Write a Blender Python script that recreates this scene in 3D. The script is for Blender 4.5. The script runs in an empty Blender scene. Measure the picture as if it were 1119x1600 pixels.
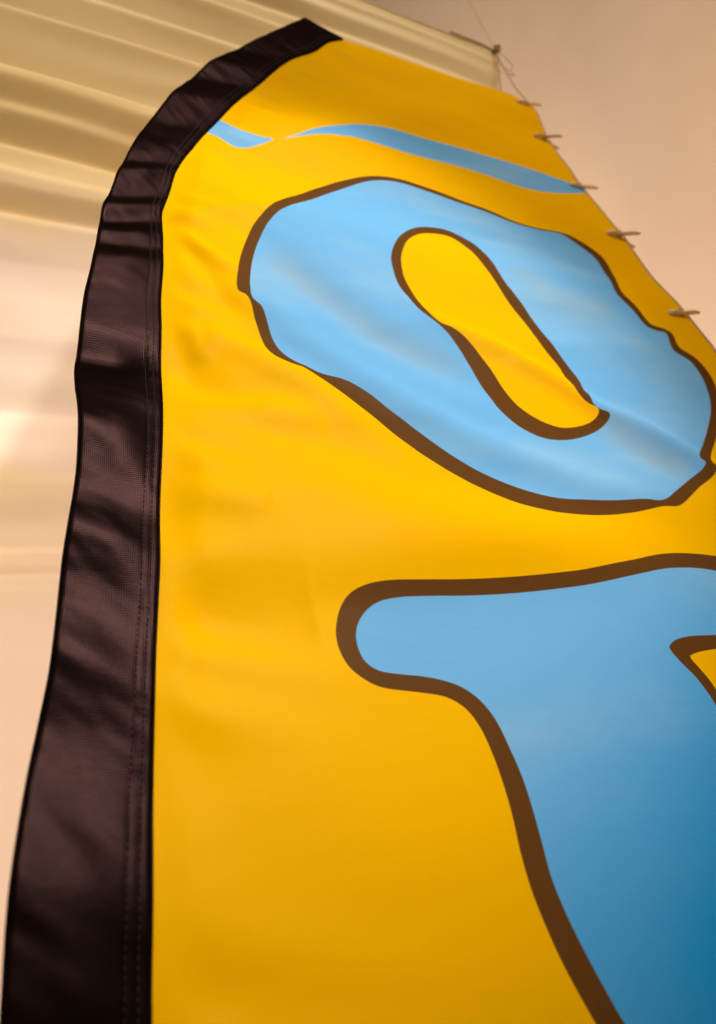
import bpy, bmesh, math, random
import numpy as np
from mathutils import Matrix, Vector

S = bpy.context.scene
COL = S.collection
EYE = 1.35                     # eye height; every z below is measured from there and lifted by it

# ---------------------------------------------------------------- camera
cam = bpy.data.cameras.new('camera')
camo = bpy.data.objects.new('camera', cam); COL.objects.link(camo)
right = Vector((-0.34893739, -0.24250079, 0.90522708))
down = Vector((0.62327438, -0.78139145, 0.0309267))
fwd = Vector((0.69983694, 0.57499633, 0.42380122))
camo.matrix_world = Matrix(((right.x, -down.x, -fwd.x, 0), (right.y, -down.y, -fwd.y, 0),
                            (right.z, -down.z, -fwd.z, EYE), (0, 0, 0, 1)))
cam.sensor_fit = 'VERTICAL'; cam.sensor_height = 36; cam.sensor_width = 24; cam.lens = 24.0
cam.clip_start = .01; cam.clip_end = 100
cam.dof.use_dof = True; cam.dof.focus_distance = .62; cam.dof.aperture_fstop = 5.0
S.camera = camo

# ---------------------------------------------------------------- light
W = bpy.data.worlds.new('World'); S.world = W; W.use_nodes = True
bg = W.node_tree.nodes['Background']; bg.inputs[0].default_value = (1.0, .86, .70, 1); bg.inputs[1].default_value = .12

def lamp(name, kind, loc, target, energy, colour, **kw):
    l = bpy.data.lights.new(name, kind); l.energy = energy; l.color = colour
    for k, v in kw.items(): setattr(l, k, v)
    o = bpy.data.objects.new(name, l); COL.objects.link(o)
    o.location = loc; o.rotation_euler = (Vector(target) - Vector(loc)).to_track_quat('-Z', 'Y').to_euler()
    return o
lamp('far_ceiling_spot', 'SPOT', (-2.2, 3.4, EYE + 1.40), (.45, 1.35, EYE + .42), 340, (1.0, .90, .78),
     spot_size=math.radians(48), spot_blend=1.0, shadow_soft_size=.45)
lamp('added_near_spot', 'SPOT', (-2.6, 1.9, EYE + 1.15), (.42, .62, EYE + .25), 490, (1.0, .90, .78),
     spot_size=math.radians(22.5), spot_blend=.7, shadow_soft_size=.13)  # added lamp; its cone edge stands in for shadow at the near end
lamp('added_banner_backlight', 'POINT', (3.0, 1.0, EYE - .1), (0, 0, 0), 430, (1.0, .84, .79), shadow_soft_size=.22)  # unseen lamp, added to brighten banner from behind and the ceiling

S.view_settings.view_transform = 'Standard'; S.view_settings.look = 'None'
S.view_settings.exposure = 0; S.view_settings.gamma = 1; S.view_settings.use_curve_mapping = False
S.cycles.use_denoising = True

# ---------------------------------------------------------------- measured outlines, metres: (along the line, above the eye)
FX = .42                       # the flag hangs in the plane x = FX
SLEEVE_OUT = [[-0.52,-0.02],[-0.2,-0.015],[0.0351,-0.0088],[0.085,-0.0077],[0.1417,-0.0018],[0.1756,0.0036],[0.2079,0.0087],[0.2873,0.0152],[0.3066,0.0175],[0.334,0.0208],[0.3711,0.0243],[0.4309,0.0251],[0.4602,0.0238],[0.4915,0.0239],[0.5212,0.0266],[0.5852,0.0319],[0.6309,0.0388],[0.6927,0.0459],[0.7565,0.0532],[0.7875,0.0614],[0.8328,0.0712],[0.8964,0.0878],[0.9655,0.1062],[1.0562,0.138],[1.1149,0.1596],[1.2115,0.2013],[1.3005,0.2445],[1.4382,0.3228],[1.5562,0.393],[1.6387,0.4425],[1.7119,0.4861]]
SLEEVE_IN = [[-0.52,0.035],[-0.2,0.046],[0.0203,0.057],[0.0735,0.0612],[0.1329,0.0658],[0.1692,0.0688],[0.1988,0.0713],[0.2851,0.0803],[0.3079,0.082],[0.3414,0.0847],[0.3991,0.0902],[0.4527,0.0951],[0.4905,0.0977],[0.5266,0.1001],[0.5604,0.1024],[0.6125,0.1057],[0.6586,0.1108],[0.7147,0.1154],[0.7618,0.1183],[0.7802,0.1194],[0.837,0.1328],[0.9036,0.1487],[0.9736,0.1754],[1.0323,0.1987],[1.0831,0.2224],[1.2119,0.2826],[1.3087,0.3337],[1.4528,0.4076],[1.5523,0.4807],[1.6439,0.5334],[1.6977,0.5799]]
TOP = [[-0.52,0.985],[0.0,0.985],[0.35,0.988],[0.7049,1.0017],[0.7281,1.003],[0.7835,0.9986],[0.837,0.9968],[0.9258,1.0041],[1.0233,1.0132],[1.1024,1.018],[1.2389,1.0345],[1.298,1.0339],[1.3995,1.0415],[1.5422,1.066],[1.6968,1.0897]]
END = [[1.7093,0.5843],[1.7036,0.6175],[1.7169,0.7028],[1.7081,0.7679],[1.7095,0.8749],[1.7259,1.0044],[1.72,1.0513],[1.6968,1.0897]]
RIDGES = [[[[0.6571,0.1957],[0.6017,0.2413],[0.5546,0.2819],[0.493,0.3536],[0.443,0.4345],[0.4028,0.5349],[0.3776,0.6598]],0.009,0.02],[[[0.6972,0.4202],[0.6598,0.4526],[0.6161,0.5357],[0.5675,0.5967],[0.5291,0.6411],[0.5013,0.7074],[0.4493,0.7741],[0.425,0.8046]],0.01,0.014],[[[0.7787,0.2247],[0.7451,0.2524],[0.6917,0.2866],[0.624,0.3549],[0.5788,0.4293],[0.5361,0.4996]],-0.012,0.026],[[[0.4846,0.6292],[0.4598,0.6796],[0.4196,0.7276]],-0.006,0.018],[[[0.4138,0.0901],[0.3875,0.1686],[0.3461,0.2803],[0.3135,0.4856]],0.011,0.033],[[[0.2935,0.0812],[0.3016,0.1651],[0.3029,0.3316],[0.3189,0.5764]],0.01,0.03],[[[0.2531,0.0783],[0.2481,0.146],[0.2491,0.1966]],-0.009,0.03],[[[0.9679,0.173],[1.0091,0.2501],[1.085,0.3221],[1.1706,0.4053],[1.3038,0.565],[1.47,0.8014],[1.6653,1.0576]],0.012,0.05],[[[0.7693,0.1199],[0.7264,0.1484],[0.6843,0.1942]],0.006,0.01],[[[0.6133,0.1079],[0.5717,0.1518],[0.51,0.2418],[0.4287,0.3191]],0.008,0.016],[[[0.5224,0.101],[0.4908,0.1244],[0.4575,0.1922]],-0.005,0.02],[[[0.2274,0.0933],[0.2088,0.0853],[0.1939,0.0739]],0.003,0.01],[[[0.7696,0.1206],[0.8043,0.1717],[0.8619,0.2627]],0.005,0.012],[[[0.7597,0.1198],[0.7065,0.1464],[0.6307,0.1726],[0.6016,0.1892]],-0.004,0.01],[[[0.6029,0.109],[0.5571,0.1312],[0.5408,0.1369],[0.574,0.1619]],0.004,0.009],[[[0.4765,0.0992],[0.4612,0.1563],[0.4615,0.2582]],0.009,0.016],[[[0.3644,0.0874],[0.3597,0.1213],[0.342,0.1777]],0.008,0.016],[[[0.9489,0.1881],[0.9747,0.2823],[1.0239,0.3933]],-0.006,0.04],[[[0.7749,0.5916],[0.761,0.6986],[0.7205,0.7981],[0.7225,0.8551]],0.008,0.04],[[[0.6356,0.5445],[0.6639,0.6793],[0.6733,0.8222],[0.6544,0.8837]],0.006,0.035]]
SLEEVE_PROFILE = [[-0.6,0.0],[-0.597,-0.0],[-0.594,-0.0],[-0.591,-0.0],[-0.588,-0.0],[-0.585,-0.0],[-0.582,-0.0],[-0.579,-0.0],[-0.576,-0.0],[-0.573,-0.0],[-0.57,-0.0],[-0.567,-0.0],[-0.564,-0.0],[-0.561,-0.0],[-0.558,-0.0],[-0.555,-0.0],[-0.552,-0.0],[-0.549,-0.0],[-0.546,-0.0],[-0.543,-0.0],[-0.54,-0.0],[-0.537,-0.0],[-0.534,-0.0],[-0.531,-0.0],[-0.528,-0.0],[-0.525,-0.0],[-0.522,-0.0],[-0.519,-0.0],[-0.516,-0.0],[-0.513,-0.0],[-0.51,-0.0],[-0.507,-0.0],[-0.504,-0.0],[-0.501,-0.0],[-0.498,-0.0],[-0.495,-0.0],[-0.492,-0.0],[-0.489,-0.0],[-0.486,-0.0],[-0.483,-0.0],[-0.48,-0.0],[-0.477,-0.0],[-0.474,-0.0],[-0.471,-0.0],[-0.468,-0.0],[-0.465,-0.0],[-0.462,-0.0],[-0.459,-0.0],[-0.456,-0.0],[-0.453,-0.0],[-0.45,-0.0],[-0.447,-0.0],[-0.444,-0.0],[-0.441,-0.0],[-0.438,-0.0],[-0.435,-0.0],[-0.432,-0.0],[-0.429,-0.0],[-0.426,-0.0],[-0.423,-0.0],[-0.42,-0.0],[-0.417,-0.0],[-0.414,-0.0],[-0.411,-0.0],[-0.408,-0.0],[-0.405,-0.0],[-0.402,-0.0],[-0.399,-0.0],[-0.396,-0.0],[-0.393,-0.0],[-0.39,-0.0],[-0.387,-0.0],[-0.384,-1e-05],[-0.381,-1e-05],[-0.378,-1e-05],[-0.375,-1e-05],[-0.372,-1e-05],[-0.369,-1e-05],[-0.366,-1e-05],[-0.363,-1e-05],[-0.36,-1e-05],[-0.357,-1e-05],[-0.354,-1e-05],[-0.351,-1e-05],[-0.348,-2e-05],[-0.345,-2e-05],[-0.342,-2e-05],[-0.339,-2e-05],[-0.336,-2e-05],[-0.333,-2e-05],[-0.33,-2e-05],[-0.327,-3e-05],[-0.324,-3e-05],[-0.321,-3e-05],[-0.318,-3e-05],[-0.315,-4e-05],[-0.312,-4e-05],[-0.309,-4e-05],[-0.306,-4e-05],[-0.303,-5e-05],[-0.3,-5e-05],[-0.297,-5e-05],[-0.294,-6e-05],[-0.291,-6e-05],[-0.288,-6e-05],[-0.285,-7e-05],[-0.282,-7e-05],[-0.279,-7e-05],[-0.276,-8e-05],[-0.273,-8e-05],[-0.27,-9e-05],[-0.267,-9e-05],[-0.264,-0.0001],[-0.261,-0.0001],[-0.258,-0.00011],[-0.255,-0.00011],[-0.252,-0.00012],[-0.249,-0.00013],[-0.246,-0.00013],[-0.243,-0.00014],[-0.24,-0.00014],[-0.237,-0.00015],[-0.234,-0.00016],[-0.231,-0.00016],[-0.228,-0.00017],[-0.225,-0.00018],[-0.222,-0.00019],[-0.219,-0.00019],[-0.216,-0.0002],[-0.213,-0.00021],[-0.21,-0.00022],[-0.207,-0.00023],[-0.204,-0.00023],[-0.201,-0.00024],[-0.198,-0.00025],[-0.195,-0.00026],[-0.192,-0.00027],[-0.189,-0.00028],[-0.186,-0.00029],[-0.183,-0.0003],[-0.18,-0.00031],[-0.177,-0.00032],[-0.174,-0.00032],[-0.171,-0.00033],[-0.168,-0.00034],[-0.165,-0.00035],[-0.162,-0.00036],[-0.159,-0.00037],[-0.156,-0.00038],[-0.153,-0.00039],[-0.15,-0.0004],[-0.147,-0.0004],[-0.144,-0.00041],[-0.141,-0.00042],[-0.138,-0.00042],[-0.135,-0.00043],[-0.132,-0.00044],[-0.129,-0.00044],[-0.126,-0.00044],[-0.123,-0.00044],[-0.12,-0.00044],[-0.117,-0.00044],[-0.114,-0.00044],[-0.111,-0.00044],[-0.108,-0.00044],[-0.105,-0.00043],[-0.102,-0.00042],[-0.099,-0.00041],[-0.096,-0.0004],[-0.093,-0.00039],[-0.09,-0.00037],[-0.087,-0.00035],[-0.084,-0.00033],[-0.081,-0.00031],[-0.078,-0.00029],[-0.075,-0.00026],[-0.072,-0.00023],[-0.069,-0.00019],[-0.066,-0.00016],[-0.063,-0.00012],[-0.06,-7e-05],[-0.057,-2e-05],[-0.054,3e-05],[-0.051,8e-05],[-0.048,0.00014],[-0.045,0.00021],[-0.042,0.00028],[-0.039,0.00035],[-0.036,0.00043],[-0.033,0.00051],[-0.03,0.0006],[-0.027,0.0007],[-0.024,0.0008],[-0.021,0.0009],[-0.018,0.00101],[-0.015,0.00113],[-0.012,0.00125],[-0.009,0.00138],[-0.006,0.00152],[-0.003,0.00166],[-0.0,0.0018],[0.003,0.00196],[0.006,0.00212],[0.009,0.00228],[0.012,0.00245],[0.015,0.00262],[0.018,0.00279],[0.021,0.00294],[0.024,0.00308],[0.027,0.00319],[0.03,0.00326],[0.033,0.0033],[0.036,0.00331],[0.039,0.0033],[0.042,0.00328],[0.045,0.00326],[0.048,0.00323],[0.051,0.00321],[0.054,0.00319],[0.057,0.00317],[0.06,0.00316],[0.063,0.00315],[0.066,0.00314],[0.069,0.00312],[0.072,0.0031],[0.075,0.00305],[0.078,0.00296],[0.081,0.00282],[0.084,0.00263],[0.087,0.00238],[0.09,0.00207],[0.093,0.00173],[0.096,0.00137],[0.099,0.00098],[0.102,0.00059],[0.105,0.00019],[0.108,-0.0002],[0.111,-0.00061],[0.114,-0.00101],[0.117,-0.00142],[0.12,-0.00183],[0.123,-0.00224],[0.126,-0.00266],[0.129,-0.00306],[0.132,-0.00345],[0.135,-0.00382],[0.138,-0.00414],[0.141,-0.00442],[0.144,-0.00464],[0.147,-0.0048],[0.15,-0.00492],[0.153,-0.00499],[0.156,-0.00501],[0.159,-0.00499],[0.162,-0.00492],[0.165,-0.00479],[0.168,-0.00461],[0.171,-0.00439],[0.174,-0.00413],[0.177,-0.00385],[0.18,-0.00353],[0.183,-0.00317],[0.186,-0.00276],[0.189,-0.0023],[0.192,-0.0018],[0.195,-0.00128],[0.198,-0.00078],[0.201,-0.00033],[0.204,2e-05],[0.207,0.00021],[0.21,0.00021],[0.213,1e-05],[0.216,-0.00035],[0.219,-0.00083],[0.222,-0.00137],[0.225,-0.00189],[0.228,-0.00236],[0.231,-0.00275],[0.234,-0.00306],[0.237,-0.0033],[0.24,-0.00349],[0.243,-0.0036],[0.246,-0.00366],[0.249,-0.00363],[0.252,-0.00353],[0.255,-0.00335],[0.258,-0.0031],[0.261,-0.00279],[0.264,-0.00241],[0.267,-0.00198],[0.27,-0.00148],[0.273,-0.00092],[0.276,-0.00031],[0.279,0.00033],[0.282,0.00099],[0.285,0.00167],[0.288,0.00234],[0.291,0.00299],[0.294,0.0036],[0.297,0.00413],[0.3,0.00454],[0.303,0.00475],[0.306,0.00475],[0.309,0.0045],[0.312,0.00404],[0.315,0.00339],[0.318,0.00263],[0.321,0.00181],[0.324,0.001],[0.327,0.00025],[0.33,-0.00039],[0.333,-0.00088],[0.336,-0.00119],[0.339,-0.00131],[0.342,-0.00128],[0.345,-0.00112],[0.348,-0.00088],[0.351,-0.00057],[0.354,-0.00023],[0.357,0.00016],[0.36,0.00059],[0.363,0.00107],[0.366,0.00159],[0.369,0.00215],[0.372,0.00274],[0.375,0.00335],[0.378,0.00398],[0.381,0.00462],[0.384,0.00526],[0.387,0.00591],[0.39,0.00656],[0.393,0.0072],[0.396,0.00783],[0.399,0.0084],[0.402,0.00889],[0.405,0.00926],[0.408,0.00945],[0.411,0.00945],[0.414,0.00925],[0.417,0.00889],[0.42,0.00839],[0.423,0.00781],[0.426,0.00717],[0.429,0.00651],[0.432,0.00584],[0.435,0.00516],[0.438,0.00448],[0.441,0.00379],[0.444,0.00309],[0.447,0.00239],[0.45,0.00169],[0.453,0.00098],[0.456,0.00025],[0.459,-0.00048],[0.462,-0.00122],[0.465,-0.00197],[0.468,-0.00274],[0.471,-0.00353],[0.474,-0.00434],[0.477,-0.00518],[0.48,-0.00605],[0.483,-0.00695],[0.486,-0.00789],[0.489,-0.00886],[0.492,-0.00984],[0.495,-0.01083],[0.498,-0.0118],[0.501,-0.01271],[0.504,-0.01348],[0.507,-0.01405],[0.51,-0.01435],[0.513,-0.01433],[0.516,-0.014],[0.519,-0.01339],[0.522,-0.01258],[0.525,-0.01164],[0.528,-0.01064],[0.531,-0.00961],[0.534,-0.00859],[0.537,-0.0076],[0.54,-0.00664],[0.543,-0.00573],[0.546,-0.00491],[0.549,-0.00418],[0.552,-0.00355],[0.555,-0.00304],[0.558,-0.00261],[0.561,-0.00227],[0.564,-0.00197],[0.567,-0.00171],[0.57,-0.00148],[0.573,-0.00126],[0.576,-0.00106],[0.579,-0.00087],[0.582,-0.00069],[0.585,-0.00051],[0.588,-0.00034],[0.591,-0.00017],[0.594,1e-05],[0.597,0.00022],[0.6,0.00045],[0.603,0.00072],[0.606,0.00102],[0.609,0.00135],[0.612,0.0017],[0.615,0.00208],[0.618,0.00246],[0.621,0.00284],[0.624,0.00323],[0.627,0.00361],[0.63,0.004],[0.633,0.0044],[0.636,0.00479],[0.639,0.00518],[0.642,0.00557],[0.645,0.00593],[0.648,0.00625],[0.651,0.00648],[0.654,0.00658],[0.657,0.00651],[0.66,0.00624],[0.663,0.00578],[0.666,0.00514],[0.669,0.00439],[0.672,0.00359],[0.675,0.00279],[0.678,0.00207],[0.681,0.00149],[0.684,0.0011],[0.687,0.00094],[0.69,0.001],[0.693,0.00125],[0.696,0.00164],[0.699,0.00209],[0.702,0.00254],[0.705,0.0029],[0.708,0.00311],[0.711,0.00308],[0.714,0.00279],[0.717,0.00224],[0.72,0.00145],[0.723,0.0005],[0.726,-0.00053],[0.729,-0.00157],[0.732,-0.00254],[0.735,-0.00336],[0.738,-0.00394],[0.741,-0.00424],[0.744,-0.00422],[0.747,-0.00392],[0.75,-0.00338],[0.753,-0.00268],[0.756,-0.00188],[0.759,-0.00106],[0.762,-0.00027],[0.765,0.00042],[0.768,0.00095],[0.771,0.00126],[0.774,0.00131],[0.777,0.00112],[0.78,0.00073],[0.783,0.00022],[0.786,-0.00031],[0.789,-0.00079],[0.792,-0.00114],[0.795,-0.00135],[0.798,-0.00142],[0.801,-0.00136],[0.804,-0.00121],[0.807,-0.00099],[0.81,-0.00075],[0.813,-0.00047],[0.816,-0.00018],[0.819,0.00012],[0.822,0.00043],[0.825,0.00075],[0.828,0.00109],[0.831,0.00143],[0.834,0.00179],[0.837,0.00216],[0.84,0.00253],[0.843,0.00291],[0.846,0.00328],[0.849,0.00362],[0.852,0.00389],[0.855,0.00405],[0.858,0.00408],[0.861,0.00394],[0.864,0.00364],[0.867,0.00321],[0.87,0.0027],[0.873,0.00218],[0.876,0.00169],[0.879,0.00131],[0.882,0.00105],[0.885,0.00095],[0.888,0.00099],[0.891,0.00114],[0.894,0.00138],[0.897,0.00166],[0.9,0.00195],[0.903,0.00222],[0.906,0.00245],[0.909,0.00261],[0.912,0.00271],[0.915,0.00274],[0.918,0.00272],[0.921,0.00267],[0.924,0.0026],[0.927,0.00252],[0.93,0.00243],[0.933,0.00232],[0.936,0.0022],[0.939,0.00204],[0.942,0.00185],[0.945,0.00164],[0.948,0.0014],[0.951,0.00115],[0.954,0.0009],[0.957,0.00064],[0.96,0.00039],[0.963,0.00014],[0.966,-0.0001],[0.969,-0.00033],[0.972,-0.00056],[0.975,-0.00078],[0.978,-0.001],[0.981,-0.00121],[0.984,-0.00142],[0.987,-0.00163],[0.99,-0.00182],[0.993,-0.00202],[0.996,-0.00221],[0.999,-0.00239],[1.002,-0.00257],[1.005,-0.00274],[1.008,-0.0029],[1.011,-0.00303],[1.014,-0.00313],[1.017,-0.00319],[1.02,-0.00319],[1.023,-0.00315],[1.026,-0.00306],[1.029,-0.00295],[1.032,-0.0028],[1.035,-0.00265],[1.038,-0.00249],[1.041,-0.00232],[1.044,-0.00215],[1.047,-0.00198],[1.05,-0.00181],[1.053,-0.00164],[1.056,-0.00147],[1.059,-0.00129],[1.062,-0.00111],[1.065,-0.00094],[1.068,-0.00076],[1.071,-0.00058],[1.074,-0.00039],[1.077,-0.00021],[1.08,-3e-05],[1.083,0.00016],[1.086,0.00035],[1.089,0.00054],[1.092,0.00073],[1.095,0.00092],[1.098,0.00111],[1.101,0.00131],[1.104,0.00151],[1.107,0.0017],[1.11,0.0019],[1.113,0.00208],[1.116,0.00226],[1.119,0.00241],[1.122,0.00252],[1.125,0.00257],[1.128,0.00256],[1.131,0.0025],[1.134,0.00237],[1.137,0.00221],[1.14,0.00202],[1.143,0.00182],[1.146,0.00161],[1.149,0.0014],[1.152,0.00118],[1.155,0.00097],[1.158,0.00076],[1.161,0.00055],[1.164,0.00033],[1.167,0.00012],[1.17,-9e-05],[1.173,-0.0003],[1.176,-0.00051],[1.179,-0.00072],[1.182,-0.00093],[1.185,-0.00114],[1.188,-0.00136],[1.191,-0.00157],[1.194,-0.00178],[1.197,-0.002],[1.2,-0.00221],[1.203,-0.00243],[1.206,-0.00264],[1.209,-0.00285],[1.212,-0.00304],[1.215,-0.00322],[1.218,-0.00335],[1.221,-0.00342],[1.224,-0.00343],[1.227,-0.00336],[1.23,-0.00322],[1.233,-0.00302],[1.236,-0.00279],[1.239,-0.00253],[1.242,-0.00225],[1.245,-0.00198],[1.248,-0.0017],[1.251,-0.00142],[1.254,-0.00114],[1.257,-0.00086],[1.26,-0.00058],[1.263,-0.0003],[1.266,-2e-05],[1.269,0.00025],[1.272,0.00053],[1.275,0.00081],[1.278,0.00109],[1.281,0.00136],[1.284,0.00164],[1.287,0.00191],[1.29,0.00218],[1.293,0.00244],[1.296,0.00268],[1.299,0.00288],[1.302,0.00303],[1.305,0.00311],[1.308,0.00313],[1.311,0.00308],[1.314,0.00299],[1.317,0.00286],[1.32,0.0027],[1.323,0.00254],[1.326,0.00237],[1.329,0.0022],[1.332,0.00202],[1.335,0.00185],[1.338,0.00168],[1.341,0.00151],[1.344,0.00134],[1.347,0.00117],[1.35,0.001],[1.353,0.00083],[1.356,0.00066],[1.359,0.00049],[1.362,0.00032],[1.365,0.00015],[1.368,-3e-05],[1.371,-0.0002],[1.374,-0.00037],[1.377,-0.00055],[1.38,-0.00072],[1.383,-0.0009],[1.386,-0.00108],[1.389,-0.00126],[1.392,-0.00144],[1.395,-0.00161],[1.398,-0.00178],[1.401,-0.00193],[1.404,-0.00204],[1.407,-0.00212],[1.41,-0.00216],[1.413,-0.00215],[1.416,-0.0021],[1.419,-0.00202],[1.422,-0.00192],[1.425,-0.00182],[1.428,-0.00171],[1.431,-0.00161],[1.434,-0.00151],[1.437,-0.0014],[1.44,-0.00131],[1.443,-0.00121],[1.446,-0.00112],[1.449,-0.00103],[1.452,-0.00095],[1.455,-0.00087],[1.458,-0.00079],[1.461,-0.00072],[1.464,-0.00065],[1.467,-0.00058],[1.47,-0.00051],[1.473,-0.00045],[1.476,-0.0004],[1.479,-0.00034],[1.482,-0.00029],[1.485,-0.00024],[1.488,-0.00019],[1.491,-0.00015],[1.494,-0.00011],[1.497,-7e-05],[1.5,-3e-05],[1.503,0.0],[1.506,3e-05],[1.509,6e-05],[1.512,9e-05],[1.515,0.00011],[1.518,0.00013],[1.521,0.00015],[1.524,0.00017],[1.527,0.00019],[1.53,0.0002],[1.533,0.00022],[1.536,0.00023],[1.539,0.00024],[1.542,0.00025],[1.545,0.00026],[1.548,0.00026],[1.551,0.00027],[1.554,0.00027],[1.557,0.00027],[1.56,0.00028],[1.563,0.00028],[1.566,0.00028],[1.569,0.00028],[1.572,0.00028],[1.575,0.00028],[1.578,0.00027],[1.581,0.00027],[1.584,0.00027],[1.587,0.00026],[1.59,0.00026],[1.593,0.00026],[1.596,0.00025],[1.599,0.00025],[1.602,0.00024],[1.605,0.00024],[1.608,0.00023],[1.611,0.00022],[1.614,0.00022],[1.617,0.00021],[1.62,0.00021],[1.623,0.0002],[1.626,0.0002],[1.629,0.00019],[1.632,0.00018],[1.635,0.00018],[1.638,0.00017],[1.641,0.00017],[1.644,0.00016],[1.647,0.00016],[1.65,0.00015],[1.653,0.00015],[1.656,0.00014],[1.659,0.00013],[1.662,0.00013],[1.665,0.00013],[1.668,0.00012],[1.671,0.00012],[1.674,0.00011],[1.677,0.00011],[1.68,0.0001],[1.683,0.0001],[1.686,9e-05],[1.689,9e-05],[1.692,9e-05],[1.695,8e-05],[1.698,8e-05],[1.701,8e-05],[1.704,7e-05],[1.707,7e-05],[1.71,7e-05],[1.713,6e-05],[1.716,6e-05],[1.719,6e-05],[1.722,5e-05],[1.725,5e-05],[1.728,5e-05],[1.731,5e-05],[1.734,4e-05],[1.737,4e-05],[1.74,4e-05],[1.743,4e-05],[1.746,3e-05],[1.749,3e-05],[1.752,3e-05],[1.755,3e-05],[1.758,3e-05],[1.761,3e-05],[1.764,2e-05],[1.767,2e-05],[1.77,2e-05],[1.773,2e-05],[1.776,2e-05],[1.779,2e-05],[1.782,2e-05],[1.785,1e-05],[1.788,1e-05],[1.791,1e-05],[1.794,1e-05],[1.797,1e-05],[1.8,1e-05],[1.803,1e-05],[1.806,1e-05],[1.809,1e-05],[1.812,1e-05],[1.815,1e-05],[1.818,1e-05],[1.821,1e-05],[1.824,0.0],[1.827,0.0],[1.83,0.0],[1.833,0.0],[1.836,0.0],[1.839,0.0],[1.842,0.0],[1.845,0.0],[1.848,0.0],[1.851,0.0],[1.854,0.0],[1.857,0.0],[1.86,0.0],[1.863,0.0],[1.866,0.0],[1.869,0.0],[1.872,0.0],[1.875,0.0],[1.878,0.0],[1.881,0.0],[1.884,0.0],[1.887,0.0],[1.89,0.0],[1.893,0.0],[1.896,0.0],[1.899,0.0]]
O_OUT = [[0.6504,0.1884],[0.6951,0.1964],[0.7459,0.211],[0.7978,0.2301],[0.8392,0.2531],[0.8926,0.2888],[0.9355,0.3281],[0.9909,0.383],[1.0267,0.4348],[1.044,0.473],[1.0537,0.5197],[1.0503,0.5689],[1.0402,0.6263],[1.03,0.6855],[1.0152,0.7358],[1.0119,0.7919],[1.0152,0.8482],[0.9972,0.8857],[0.9607,0.9061],[0.9015,0.8956],[0.8361,0.8712],[0.7961,0.8802],[0.7552,0.8834],[0.7497,0.9098],[0.7403,0.9239],[0.7052,0.9139],[0.6863,0.936],[0.6546,0.9424],[0.6117,0.9284],[0.5712,0.9051],[0.5102,0.8502],[0.4631,0.7997],[0.4479,0.7867],[0.4408,0.7906],[0.4262,0.7758],[0.4032,0.7321],[0.374,0.681],[0.3681,0.6652],[0.3674,0.6437],[0.3576,0.5967],[0.352,0.5548],[0.3492,0.5087],[0.3526,0.4696],[0.3608,0.4347],[0.38,0.4021],[0.4013,0.3751],[0.422,0.3519],[0.441,0.3325],[0.4623,0.3132],[0.4834,0.2935],[0.5074,0.2694],[0.5234,0.251],[0.5324,0.2411],[0.5348,0.2268],[0.5456,0.2101],[0.5747,0.2046],[0.6056,0.2021],[0.6313,0.2005],[0.6409,0.1968],[0.6449,0.1901]]
O_IN = [[0.6545,0.2038],[0.683,0.2086],[0.7328,0.2215],[0.784,0.2395],[0.8265,0.2602],[0.8673,0.2892],[0.9108,0.3288],[0.9584,0.3748],[1.0095,0.4312],[1.0328,0.4707],[1.0442,0.5174],[1.0397,0.5658],[1.0308,0.6233],[1.0217,0.6825],[1.0092,0.7332],[1.007,0.7897],[1.0103,0.8408],[0.9878,0.8652],[0.948,0.8832],[0.8875,0.8729],[0.824,0.8538],[0.7854,0.8638],[0.7445,0.8681],[0.7386,0.887],[0.7385,0.9074],[0.6932,0.8924],[0.6727,0.9156],[0.639,0.915],[0.603,0.9024],[0.5686,0.8836],[0.5174,0.8365],[0.4788,0.7953],[0.4524,0.7658],[0.4459,0.772],[0.4362,0.7631],[0.4189,0.7302],[0.395,0.6858],[0.3767,0.6494],[0.3762,0.6209],[0.3725,0.5788],[0.3719,0.5349],[0.3733,0.4942],[0.3819,0.4586],[0.3985,0.422],[0.4189,0.3925],[0.4414,0.3688],[0.4614,0.3487],[0.4812,0.3281],[0.5032,0.3082],[0.5219,0.283],[0.5281,0.2574],[0.5365,0.2447],[0.5421,0.2338],[0.5563,0.2226],[0.5799,0.2163],[0.6092,0.2143],[0.6255,0.2116],[0.6372,0.2036]]
C_OUT = [[0.7916,0.4221],[0.8282,0.4385],[0.8688,0.4649],[0.9044,0.4973],[0.9232,0.5313],[0.9292,0.5699],[0.9056,0.6007],[0.8489,0.6098],[0.7763,0.608],[0.7223,0.6207],[0.664,0.6265],[0.6136,0.6362],[0.5802,0.6412],[0.532,0.6285],[0.5219,0.6357],[0.5159,0.6491],[0.5076,0.6452],[0.4909,0.6213],[0.4747,0.5866],[0.4661,0.5516],[0.4675,0.5197],[0.4833,0.4964],[0.5156,0.4806],[0.5601,0.476],[0.6034,0.469],[0.6333,0.4585],[0.653,0.4451],[0.6807,0.4262],[0.7178,0.4165],[0.7606,0.4165]]
C_IN = [[0.7917,0.4378],[0.8214,0.4503],[0.8527,0.4695],[0.8869,0.5018],[0.9021,0.531],[0.9048,0.5637],[0.8654,0.5813],[0.8153,0.5864],[0.753,0.591],[0.7006,0.6039],[0.642,0.6081],[0.6018,0.6188],[0.5527,0.6118],[0.5326,0.6206],[0.5221,0.634],[0.5137,0.6306],[0.4996,0.6077],[0.4896,0.5774],[0.4881,0.5564],[0.4985,0.5324],[0.521,0.5153],[0.5505,0.506],[0.5945,0.4972],[0.6243,0.4838],[0.6468,0.4646],[0.6555,0.4488],[0.6879,0.4351],[0.7234,0.4318],[0.7558,0.4305]]
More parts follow.
